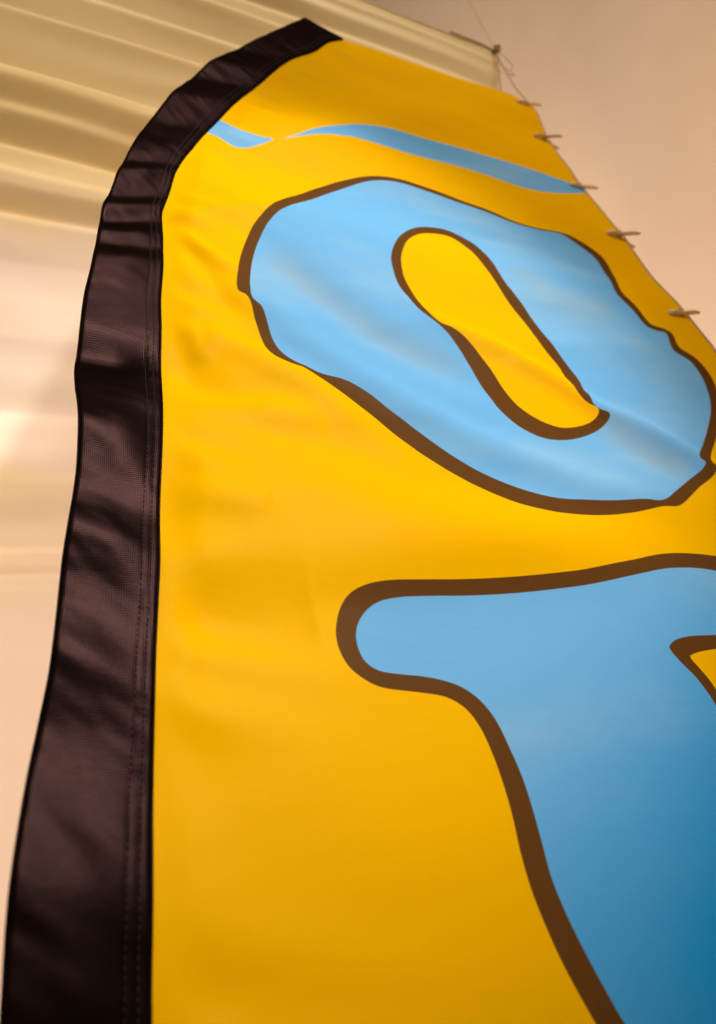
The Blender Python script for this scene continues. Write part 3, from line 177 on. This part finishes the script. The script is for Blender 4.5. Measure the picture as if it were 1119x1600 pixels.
# ---------------------------------------------------------------- materials
def srgb(r, g, b):
    f = lambda c: (c / 255 / 12.92) if c <= 10 else ((c / 255 + .055) / 1.055) ** 2.4
    return (f(r), f(g), f(b), 1)
class NT:
    def __init__(s, name):
        s.m = bpy.data.materials.new(name); s.m.use_nodes = True; s.t = s.m.node_tree; s.t.nodes.clear()
        s.out = s.n('ShaderNodeOutputMaterial')
    def n(s, kind, **kw):
        x = s.t.nodes.new(kind)
        for k, v in kw.items(): setattr(x, k, v)
        return x
    def l(s, a, b): s.t.links.new(a, b)
    def val(s, sock, v):
        if hasattr(v, 'is_output') : s.l(v, sock)
        else: sock.default_value = v
    def math(s, op, a, b=0., c=0.):
        x = s.n('ShaderNodeMath', operation=op)
        for i, v in enumerate((a, b, c)): s.val(x.inputs[i], v)
        return x.outputs[0]
    def mix(s, f, a, b, kind='MIX'):
        x = s.n('ShaderNodeMix', data_type='RGBA', blend_type=kind)
        s.val(x.inputs[0], f); s.val(x.inputs[6], a); s.val(x.inputs[7], b)
        return x.outputs[2]
    def attr(s, name): return s.n('ShaderNodeAttribute', attribute_name=name)
    def noise(s, vec, scale, detail=3, rough=.5):
        x = s.n('ShaderNodeTexNoise'); x.inputs['Scale'].default_value = scale
        x.inputs['Detail'].default_value = detail; x.inputs['Roughness'].default_value = rough
        s.val(x.inputs['Vector'], vec); return x.outputs[0]
    def mapping(s, vec, scale, rot=(0, 0, 0)):
        x = s.n('ShaderNodeMapping'); x.inputs['Scale'].default_value = scale; x.inputs['Rotation'].default_value = rot
        s.l(vec, x.inputs[0]); return x.outputs[0]
    def ramp(s, f, a, b):
        x = s.n('ShaderNodeMapRange', interpolation_type='SMOOTHSTEP'); s.val(x.inputs[0], f)
        x.inputs[1].default_value = a; x.inputs[2].default_value = b; return x.outputs[0]
    def bump(s, h, strength, dist=.001):
        x = s.n('ShaderNodeBump'); x.inputs['Strength'].default_value = strength; x.inputs['Distance'].default_value = dist
        s.l(h, x.inputs['Height']); return x.outputs[0]
def weave(t, uv, pitch):
    """plain weave: two crossing sets of threads, a little uneven"""
    w = []
    jit = t.n('ShaderNodeVectorMath', operation='ADD'); t.l(uv, jit.inputs[0])
    nz = t.n('ShaderNodeTexNoise'); nz.inputs['Scale'].default_value = 60; t.l(uv, nz.inputs['Vector'])
    sc = t.n('ShaderNodeVectorMath', operation='SCALE'); t.l(nz.outputs[1], sc.inputs[0]); sc.inputs['Scale'].default_value = .002
    t.l(sc.outputs[0], jit.inputs[1])
    for ax in ('X', 'Y'):
        x = t.n('ShaderNodeTexWave', wave_type='BANDS', bands_direction=ax); x.inputs['Scale'].default_value = .314 / pitch
        t.l(jit.outputs[0], x.inputs[0]); w.append(x.outputs[1])
    return t.math('ADD', w[0], t.math('MULTIPLY', w[1], .6))

def flag_material():
    t = NT('printed_flag_cloth')
    uv = t.n('ShaderNodeUVMap', uv_map='cloth').outputs[0]
    sep = t.n('ShaderNodeSeparateXYZ'); t.l(uv, sep.inputs[0]); U, V = sep.outputs[0], sep.outputs[1]
    soft = t.noise(t.mapping(uv, (1, 1, 1)), 4, 4)
    yellow = t.mix(soft, srgb(253, 192, 0), srgb(255, 199, 0))
    # sky blue fill of the letters: pale cloudy top, deeper towards the foot of the flag
    deep = t.ramp(t.math('ADD', t.math('MULTIPLY', U, -1), t.math('MULTIPLY', V, .55)), .01, .32)
    blue = t.mix(deep, srgb(116, 192, 255), srgb(0, 164, 250))
    cl = t.noise(t.mapping(uv, (2.2, 1, 1), (0, 0, .6)), 3.2, 4, .55)
    blue = t.mix(t.math('MULTIPLY', t.ramp(cl, .45, .75), t.math('MULTIPLY_ADD', deep, -.42, .45)), blue, srgb(165, 212, 245))
    blue = t.mix(t.math('MULTIPLY', t.attr('fold_sheen').outputs['Fac'], .42), blue, srgb(160, 184, 196))  # grey-green sheen along the folds, painted into the blue
    brown = t.mix(soft, srgb(96, 63, 28), srgb(108, 72, 34))
    pale = srgb(232, 214, 160)
    E = .0006
    f = lambda name, off=0.: t.ramp(t.math('ADD', t.attr(name).outputs['Fac'], off), E, -E)
    c = t.mix(f('stripe', -.0014), yellow, pale)
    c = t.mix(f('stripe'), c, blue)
    c = t.mix(f('letter_out'), c, brown)
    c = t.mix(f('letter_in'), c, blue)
    c = t.mix(f('hole_out'), c, brown)
    c = t.mix(f('hole_in'), c, yellow)
    wv = weave(t, uv, .0016)
    c = t.mix(t.math('MULTIPLY', wv, .16), c, t.mix(1., c, (.66, .66, .66, 1), 'MULTIPLY'))
    fine = t.noise(t.mapping(uv, (1.6, .5, 1)), 55, 4, .6)
    nrm = t.bump(t.math('ADD', t.math('MULTIPLY', wv, .10), t.math('MULTIPLY', fine, .7)), .35, .0012)
    d = t.n('ShaderNodeBsdfDiffuse'); t.l(c, d.inputs[0]); t.l(nrm, d.inputs['Normal'])
    g = t.n('ShaderNodeBsdfGlossy'); g.inputs['Roughness'].default_value = .38; g.inputs[0].default_value = (.0022, .002, .0018, 1); t.l(nrm, g.inputs['Normal'])
    ad = t.n('ShaderNodeAddShader'); t.l(d.outputs[0], ad.inputs[0]); t.l(g.outputs[0], ad.inputs[1])
    tr = t.n('ShaderNodeBsdfTranslucent'); t.l(c, tr.inputs[0])
    mx = t.n('ShaderNodeMixShader'); mx.inputs[0].default_value = .20
    t.l(ad.outputs[0], mx.inputs[1]); t.l(tr.outputs[0], mx.inputs[2]); t.l(mx.outputs[0], t.out.inputs[0])
    return t.m

def sleeve_material():
    t = NT('black_satin_cloth')
    uv = t.n('ShaderNodeUVMap', uv_map='cloth').outputs[0]
    soft = t.noise(uv, 30, 4)
    c = t.mix(soft, srgb(8, 4, 2), srgb(13, 7, 5))
    wv = weave(t, uv, .0016)
    fine = t.noise(t.mapping(uv, (1.5, .6, 1)), 70, 4, .6)
    nrm = t.bump(t.math('ADD', t.math('MULTIPLY', wv, .09), t.math('MULTIPLY', fine, .3)), .4, .0012)
    d = t.n('ShaderNodeBsdfDiffuse'); t.l(c, d.inputs[0]); t.l(nrm, d.inputs['Normal'])
    # satin gloss of the yarn: a weak even lobe, without the mirror rim a hard plastic has
    g = t.n('ShaderNodeBsdfGlossy'); g.inputs['Roughness'].default_value = .31
    t.l(t.mix(wv, (.0048, .0023, .0023, 1), (.0080, .0041, .0042, 1)), g.inputs[0]); t.l(nrm, g.inputs['Normal'])
    a = t.n('ShaderNodeAddShader'); t.l(d.outputs[0], a.inputs[0]); t.l(g.outputs[0], a.inputs[1]); t.l(a.outputs[0], t.out.inputs[0])
    return t.m

def plain(name, col_a, col_b, scale, rough=.6, bump=0., stretch=(1, 1, 1), trans=0., spec=.4):
    t = NT(name)
    co = t.n('ShaderNodeTexCoord').outputs['Object']
    n = t.noise(t.mapping(co, stretch), scale, 5, .6)
    c = t.mix(t.ramp(n, .3, .7), col_a, col_b)
    p = t.n('ShaderNodeBsdfPrincipled'); t.l(c, p.inputs['Base Color'])
    p.inputs['Roughness'].default_value = rough; p.inputs['Specular IOR Level'].default_value = spec
    if bump: t.l(t.bump(n, bump, .002), p.inputs['Normal'])
    if trans:
        tr = t.n('ShaderNodeBsdfTranslucent'); t.l(t.mix(1., c, (1, .95, .86, 1), 'MULTIPLY'), tr.inputs[0])
        mx = t.n('ShaderNodeMixShader'); mx.inputs[0].default_value = trans
        t.l(p.outputs[0], mx.inputs[1]); t.l(tr.outputs[0], mx.inputs[2]); t.l(mx.outputs[0], t.out.inputs[0])
    else: t.l(p.outputs[0], t.out.inputs[0])
    return t.m
def banner_material():
    """unprinted back of a flag: cream cloth, tinted faintly ochre in patches and towards the far end"""
    t = NT('white_banner_cloth')
    co = t.n('ShaderNodeTexCoord').outputs['Object']
    al = t.attr('along').outputs['Fac']
    n = t.noise(t.mapping(co, (1, 1, .3)), 9, 5, .6)
    patch = t.noise(t.mapping(co, (1, 1, .25)), 3.1, 3, .5)
    c = t.mix(n, srgb(238, 232, 224), srgb(244, 239, 232))
    f = t.math('MULTIPLY', t.ramp(t.math('ADD', al, t.math('MULTIPLY', patch, .25)), 1.16, .86), .5)
    f2 = t.math('MULTIPLY', t.ramp(patch, .52, .66), .45)
    c = t.mix(t.math('MAXIMUM', f, t.math('MULTIPLY', f2, t.ramp(al, 1.7, 1.4))), c, srgb(236, 224, 158))
    p = t.n('ShaderNodeBsdfPrincipled'); t.l(c, p.inputs['Base Color'])
    p.inputs['Roughness'].default_value = .62; p.inputs['Specular IOR Level'].default_value = .3
    t.l(t.bump(n, .12, .002), p.inputs['Normal'])
    tr = t.n('ShaderNodeBsdfTranslucent'); t.l(t.mix(1., c, (1, .95, .88, 1), 'MULTIPLY'), tr.inputs[0])
    mx = t.n('ShaderNodeMixShader'); mx.inputs[0].default_value = .5
    t.l(p.outputs[0], mx.inputs[1]); t.l(tr.outputs[0], mx.inputs[2]); t.l(mx.outputs[0], t.out.inputs[0])
    return t.m
M_FLAG = flag_material(); M_SLEEVE = sleeve_material()
M_THREAD = plain('dark_thread', srgb(14, 9, 10), srgb(24, 16, 18), 400, .7)
M_WHITE = banner_material()
M_PLASTER = plain('painted_plaster', srgb(240, 210, 174), srgb(244, 216, 180), 2.2, .85, .15)
M_WOOD = plain('clothespin_wood', srgb(240, 204, 148), srgb(250, 224, 176), 160, .6, .3, (1, 1, .12))
M_STEEL = plain('spring_steel', srgb(120, 108, 96), srgb(150, 138, 124), 200, .35); M_STEEL.node_tree.nodes['Principled BSDF'].inputs['Metallic'].default_value = .9
M_TWINE = plain('brown_twine', srgb(150, 114, 72), srgb(184, 148, 104), 600, .85, .5)
M_CORD = plain('pale_cord', srgb(206, 176, 128), srgb(224, 198, 156), 500, .8, .4)

# ---------------------------------------------------------------- the room: plaster ceiling and end wall
def slab(name, a, b):
    (x0, y0, z0), (x1, y1, z1) = a, b
    V = [(x, y, z) for x in (x0, x1) for y in (y0, y1) for z in (z0, z1)]
    F = [(0, 1, 3, 2), (4, 6, 7, 5), (0, 4, 5, 1), (2, 3, 7, 6), (0, 2, 6, 4), (1, 5, 7, 3)]
    o = obj(name, V, F, M_PLASTER, smooth_shade=False); o['kind'] = 'structure'; return o
CEIL = EYE + 1.62
slab('ceiling', (-3.5, -3, CEIL), (6, 7.6, CEIL + .1))
slab('wall', (-3.5, 7.4, -.2), (6, 7.5, CEIL - .002))

# ---------------------------------------------------------------- white banner on the second line
KNOT = Vector((.42, 2.119, 1.178))
DIR = Vector((.36, -.933, 0)).normalized(); NRM = Vector((-DIR.y, DIR.x, 0))
if NRM.x > 0: NRM = -NRM           # faces the camera side
# pleats: (distance along the line, how far it stands out)
def pleat(s, z):
    wob = .012 * np.sin(z * 3.1 + s * 5) + .006 * np.sin(z * 7 + s * 13)
    q = s + wob * .6
    xs = np.array([p[0] for p in PLEATS]); hs = np.array([p[1] for p in PLEATS])
    h = np.zeros_like(q)
    for k, wgt in ((-.003, .25), (0, .5), (.003, .25)): h += wgt * np.interp(q + k, xs, hs)
    h += .002 * np.sin(s * 23 + 2 * np.sin(z * 2)) * (.4 + .6 * np.clip(s * 1.0, 0, 1))
    h += .0015 * np.sin(s * 70 + 3 * np.sin(z * 4 + s * 9))
    return h
def banner():
    ns, nz = 900, 60
    s = np.linspace(0, 3.4, ns)[:, None] * np.ones((1, nz)); v = np.linspace(0, 1, nz)[None, :] * np.ones((ns, 1))
    top = 1.178 - .10 * np.sin(np.pi * np.clip(s / 3.4, 0, 1)) - .004
    z = top + v * (-.75 - top)
    h = pleat(s, z) * (.35 + .65 * np.clip(v * 2.2, 0, 1))
    X = KNOT.x + DIR.x * s + NRM.x * h; Y = KNOT.y + DIR.y * s + NRM.y * h
    V = np.stack([X, Y, z + EYE], -1).reshape(-1, 3)
    base = Vector((KNOT.x + DIR.x * 1.2, KNOT.y + DIR.y * 1.2, EYE - .75))
    root = empty('white_banner', base)
    tag(root, 'pleated cream white banner hanging on the line behind the yellow flag', 'banner')
    o = obj('cloth', V - np.array(base), grid_faces(ns, nz), M_WHITE, root)
    at = o.data.attributes.new('along', 'FLOAT', 'POINT'); at.data.foreach_set('value', s.ravel().astype(np.float32))
    sol = o.modifiers.new('thickness', 'SOLIDIFY'); sol.thickness = .0012; sol.offset = 0
    # rolled hem down the free edge
    e = V.reshape(ns, nz, 3)[0]
    hv, hf = tube([Vector(p) - base for p in e[::2]], .0035, 6)
    obj('hem', hv, hf, M_WHITE, root)
    return s[:, 0], top[:, 0]
BS, BT = banner()
def line_obj(name, pts, r, mat, label, cat, sides=8):
    V, F = tube(pts, r, sides); o = obj(name, V, F, mat); tag(o, label, cat); return o
line_obj('clothesline', [(KNOT.x + DIR.x * a, KNOT.y + DIR.y * a, EYE + b + .006) for a, b in list(zip(BS, BT))[::10]], .0022, M_CORD,
         'pale cord behind the yellow flag that carries the white banner', 'clothesline')

# ---------------------------------------------------------------- the feather flag
flag = empty('feather_flag', (FX, .5, EYE))
tag(flag, 'yellow feather flag with black sleeve and blue letters hung by its straight edge', 'flag')
FO = np.array([FX, .5, EYE])
IN = catmull(SLEEVE_IN, 8); OUT = catmull(SLEEVE_OUT, 8); TOPC = catmull(TOP, 6); ENDC = catmull(END, 6)
def uvmap(o, u, v):
    me = o.data; lay = me.uv_layers.new(name='cloth')
    idx = np.empty(len(me.loops), np.int32); me.loops.foreach_get('vertex_index', idx)
    lay.data.foreach_set('uv', np.stack([u[idx], v[idx]], -1).astype(np.float32).ravel())
def panel():
    nu, nv = 620, 300
    t = (np.linspace(0, 1, nu) ** 1.15)[:, None] * np.ones((1, nv)); v = np.linspace(0, 1, nv)[None, :] * np.ones((nu, 1))
    z0, z1 = ENDC[0, 1], ENDC[-1, 1]
    ye = np.interp(z0 + v * (z1 - z0), ENDC[:, 1], ENDC[:, 0])
    y = -.5 + t * (ye + .5)
    lo = np.interp(y, IN[:, 0], IN[:, 1]) - .006; hi = np.interp(y, TOPC[:, 0], TOPC[:, 1])
    z = lo + v * (hi - lo)
    yy, zz = y.ravel(), z.ravel()
    h = height(yy, zz)
    V = np.stack([FX - h, yy, zz + EYE], -1) - FO
    o = obj('panel', V, grid_faces(nu, nv, flip=True), M_FLAG, flag)
    uvmap(o, yy, zz)
    A = {'letter_out': (O_OUT, T_OUT), 'letter_in': (O_IN, T_IN), 'hole_out': (C_OUT,), 'hole_in': (C_IN,), 'stripe': (S_A, S_B)}
    for k, polys in A.items():
        d = np.full(yy.shape, 9.)
        for P in polys:
            P = catmull(P, 4, True)
            m = (yy > P[:, 0].min() - .05) & (yy < P[:, 0].max() + .05) & (zz > P[:, 1].min() - .05) & (zz < P[:, 1].max() + .05)
            r = np.full(yy.shape, .05); r[m] = signed(yy[m], zz[m], P); d = np.minimum(d, r)
        at = o.data.attributes.new(k, 'FLOAT', 'POINT'); at.data.foreach_set('value', np.clip(d, -.05, .05).astype(np.float32))
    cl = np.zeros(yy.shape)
    for P, sg in SHEEN_BANDS:
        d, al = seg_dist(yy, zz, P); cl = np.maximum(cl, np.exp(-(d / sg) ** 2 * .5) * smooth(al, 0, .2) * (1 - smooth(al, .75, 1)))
    at = o.data.attributes.new('fold_sheen', 'FLOAT', 'POINT'); at.data.foreach_set('value', cl.astype(np.float32))
    return o
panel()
def sleeve_surface():
    n = len(IN); m = 46
    w = np.linspace(0, 1, m)
    arc = np.concatenate([[0], np.cumsum(np.hypot(*np.diff((IN + OUT) / 2, axis=0).T))])
    # even out the steps along the sleeve
    N = 900; a2 = np.linspace(0, arc[-1], N)
    I2 = np.stack([np.interp(a2, arc, IN[:, k]) for k in (0, 1)], -1); O2 = np.stack([np.interp(a2, arc, OUT[:, k]) for k in (0, 1)], -1)
    return w, a2, I2, O2
def sleeve_height(a, w, y):
    h = .0026 + .0018 * np.sqrt(np.clip(w / .05, 0, 1)) * (1 - .75 * smooth(w, .965, 1.0))
    h = h + seam_profile(y, w) + .010 * (1 - w)
    h = h + .0012 * (lattice(a * 38 + w * 1.5, w * 2.2 + a * 3, 5) - .5) + .0005 * (lattice(a * 95 + w * 4, w * 3.1, 6) - .5)
    for wl in (.80, .895):
        h = h - .00015 * np.exp(-((w - wl) / .018) ** 2)
    h = h + .0001 * np.sin(a * 520) * np.exp(-((w - .85) / .05) ** 2) * (.4 + .6 * np.sin(a * 23) ** 2)
    return h
def sleeve():
    w, a, I2, O2 = sleeve_surface(); N = len(a); m = len(w)
    Wm = w[None, :] * np.ones((N, 1)); Am = a[:, None] * np.ones((1, m))
    Y = O2[:, None, 0] * (1 - Wm) + I2[:, None, 0] * Wm; Z = O2[:, None, 1] * (1 - Wm) + I2[:, None, 1] * Wm
    h = sleeve_height(Am, Wm, Y)
    front = np.stack([FX - h, Y, Z + EYE], -1).reshape(-1, 3)
    hb = h - .0022 - .004 * np.sin(np.pi * Wm)
    back = np.stack([FX - hb, Y, Z + EYE], -1).reshape(-1, 3)
    V = np.concatenate([front, back]) - FO
    F = grid_faces(N, m, flip=True) + grid_faces(N, m, N * m)
    for i in range(N - 1):
        p, q = i * m, (i + 1) * m; F.append((p, q, q + N * m, p + N * m)[::-1])
        p, q = i * m + m - 1, (i + 1) * m + m - 1; F.append((p, q, q + N * m, p + N * m))
    for j in range(m - 1):
        p = (N - 1) * m + j; F.append((p, p + 1, p + 1 + N * m, p + N * m)[::-1])
    o = obj('sleeve', V, F, M_SLEEVE, flag)
    o['label'] = 'black satin pole sleeve along the curved lower edge'
    Am2 = np.concatenate([Am.ravel()] * 2); wid = np.hypot(*(I2 - O2).T)[:, None] * Wm; uvmap(o, Am2, np.concatenate([wid.ravel()] * 2))
    # two rows of lock stitches beside the seam
    for wl in (.80, .895):
        V = []; F = []; step = .0042; k = 0
        while (k + 1) * step < a[-1] - .01:
            s0 = k * step + .0006; s1 = s0 + .0030; k += 1
            pts = []
            for s_ in (s0, (s0 + s1) / 2, s1):
                i_, o_ = [np.array([np.interp(s_, a, A[:, c]) for c in (0, 1)]) for A in (I2, O2)]
                p = o_ * (1 - wl) + i_ * wl
                hh = float(sleeve_height(np.array(s_), np.array(wl), np.array(p[0])))
                pts.append((FX - hh - (.0004 if s_ not in (s0, s1) else -.0001) - FO[0], p[0] - FO[1], p[1]))
            tv, tf = tube(pts, .00042, 4); b = len(V); V += tv; F += [tuple(q + b for q in f) for f in tf]
        st = obj('stitching', V, F, M_THREAD, o); st['kind'] = 'stuff'
sleeve()

# ---------------------------------------------------------------- line along the flag's straight edge, the knot and loose twine
tp = [(FX - float(height(np.array([y]), np.array([z]))[0]), y, z + EYE + .003) for y, z in TOPC[::3]] + [(FX, 1.80, EYE + 1.108)]
tp = [(FX, -.5, EYE + .989)] + tp[1:]
end = Vector((KNOT.x, KNOT.y, KNOT.z + EYE))
far = []
for k in range(1, 13):
    t = k / 12; p = Vector(tp[-1]).lerp(end, t); p.z -= .006 * math.sin(math.pi * t); far.append(tuple(p))
line_obj('clothesline', tp + far, .0019, M_CORD, 'pale cord clipped along the straight edge of the yellow flag', 'clothesline')
anchor = Vector((.33, 4.3, EYE + 1.617))
line_obj('anchor_cord', [tuple(end.lerp(anchor, k / 10) - Vector((0, 0, .03 * math.sin(math.pi * k / 10)))) for k in range(11)], .0010, M_CORD,
         'thin pale cord running from the knot up to the ceiling', 'cord')
rnd = random.Random(4)
kn = empty('twine_knot', end); tag(kn, 'brown twine knot with loose ends where the two lines meet', 'knot')
pts = []
for k in range(90):
    a = k / 90 * 2 * math.pi
    pts.append((.010 * math.sin(2 * a) + .004 * math.sin(5 * a), .011 * math.cos(3 * a), .010 * math.sin(3 * a + .6) + .003 * math.cos(7 * a)))
V, F = tube(pts, .0030, 6); obj('knot', V, F, M_TWINE, kn)
def tail(p, n=18):
    c = catmull(p, 6); V, F = tube([tuple(q) for q in c], .0009, 6); obj('loose_end', V, F, M_TWINE, kn)
tail([(0, 0, 0), (.012, -.06, -.008), (.006, -.13, -.006), (.0, -.19, -.02), (-.006, -.22, -.06)])
tail([(0, 0, 0), (-.004, -.04, .006), (-.006, -.09, .004), (-.008, -.13, -.004), (-.004, -.16, -.02)])
tail([(0, 0, 0), (.014, -.05, -.02), (.016, -.12, -.035), (.008, -.17, -.05)])
tie = [(0, 0, 0), (-.003, .003, -.05), (-.004, .0, -.10), (-.004, .002, -.16)]
c = catmull(tie, 6); V, F = tube([tuple(q) for q in c], .0019, 6); obj('tie', V, F, M_TWINE, kn)

# ---------------------------------------------------------------- wooden clothespins
def pin_meshes():
    """one leg: side profile in (z, x), jaw at z = 0 end, handle at z = .072; mirrored for the other"""
    prof = [(0, .0010), (.004, .0004), (.016, .0004), (.019, .0016), (.024, .0016), (.027, .0004), (.032, .0006), (.040, .0034), (.072, .0108),
            (.0724, .0150), (.060, .0150), (.046, .0118), (.036, .0094), (.031, .0078), (.028, .0086), (.012, .0080), (.003, .0052)]
    hw = .0042
    def leg(sgn):
        n = len(prof); V = []; F = []
        for y, ins in ((-hw, .0006), (-hw + .0007, 0), (hw - .0007, 0), (hw, .0006)):
            cz = sum(p[0] for p in prof) / n; cx = sum(p[1] for p in prof) / n
            for z, x in prof:
                V.append((sgn * (x + (cx - x) * ins * 60), y, z + (cz - z) * ins * 12))
        for r in range(3):
            for i in range(n):
                f = (r*n+i, r*n+(i+1) % n, (r+1)*n+(i+1) % n, (r+1)*n+i); F.append(f if sgn > 0 else f[::-1])
        F.append(tuple(range(n))[::-1] if sgn > 0 else tuple(range(n))); F.append(tuple(range(3*n, 4*n)) if sgn > 0 else tuple(range(3*n, 4*n))[::-1])
        return V, F
    coil = []
    for k in range(49):
        a = k / 48 * 3 * 2 * math.pi; coil.append((.0030 * math.cos(a), -.0066 + .0132 * k / 48, .0285 + .0030 * math.sin(a)))
    coil = [(.0105, -.0064, .030), (.0098, -.0064, .034)] + [(.0075, -.0066, .0315)] + coil + [(-.0075, .0066, .0315), (-.0098, .0064, .034), (-.0105, .0064, .030)]
    return leg(1), leg(-1), tube(coil, .0008, 5)
LA, LB, SP = pin_meshes()
names = ['clothespin nearest the twine knot, at the far corner of the yellow flag', 'second clothespin from the twine knot, above the blue stripe',
         'third clothespin from the twine knot, where the blue stripe meets the edge', 'fourth clothespin from the twine knot, just past the blue stripe',
         'clothespin nearest the camera, beside the blue letter O']
proto = None
for k, (py, pz) in enumerate(PINS):
    base = Vector((FX - float(height(np.array([py]), np.array([pz + .02]))[0]), py, EYE + pz))
    root = empty('clothespin', base); tag(root, 'wooden ' + names[k], 'clothespin', 'wooden clothespins along the flag edge')
    root.rotation_euler = (math.radians((-3, 5, -2, 4, -5)[k]), math.radians((2, -3, 3, -2, 1)[k]), math.radians((-16, -24, -12, -20, -26)[k]))
    if proto is None:
        proto = [obj('leg', *LA, M_WOOD, root, False), obj('leg', *LB, M_WOOD, root, False), obj('spring', *SP, M_STEEL, root)]
    else:
        for p in proto:
            c = p.copy(); COL.objects.link(c); c.parent = root
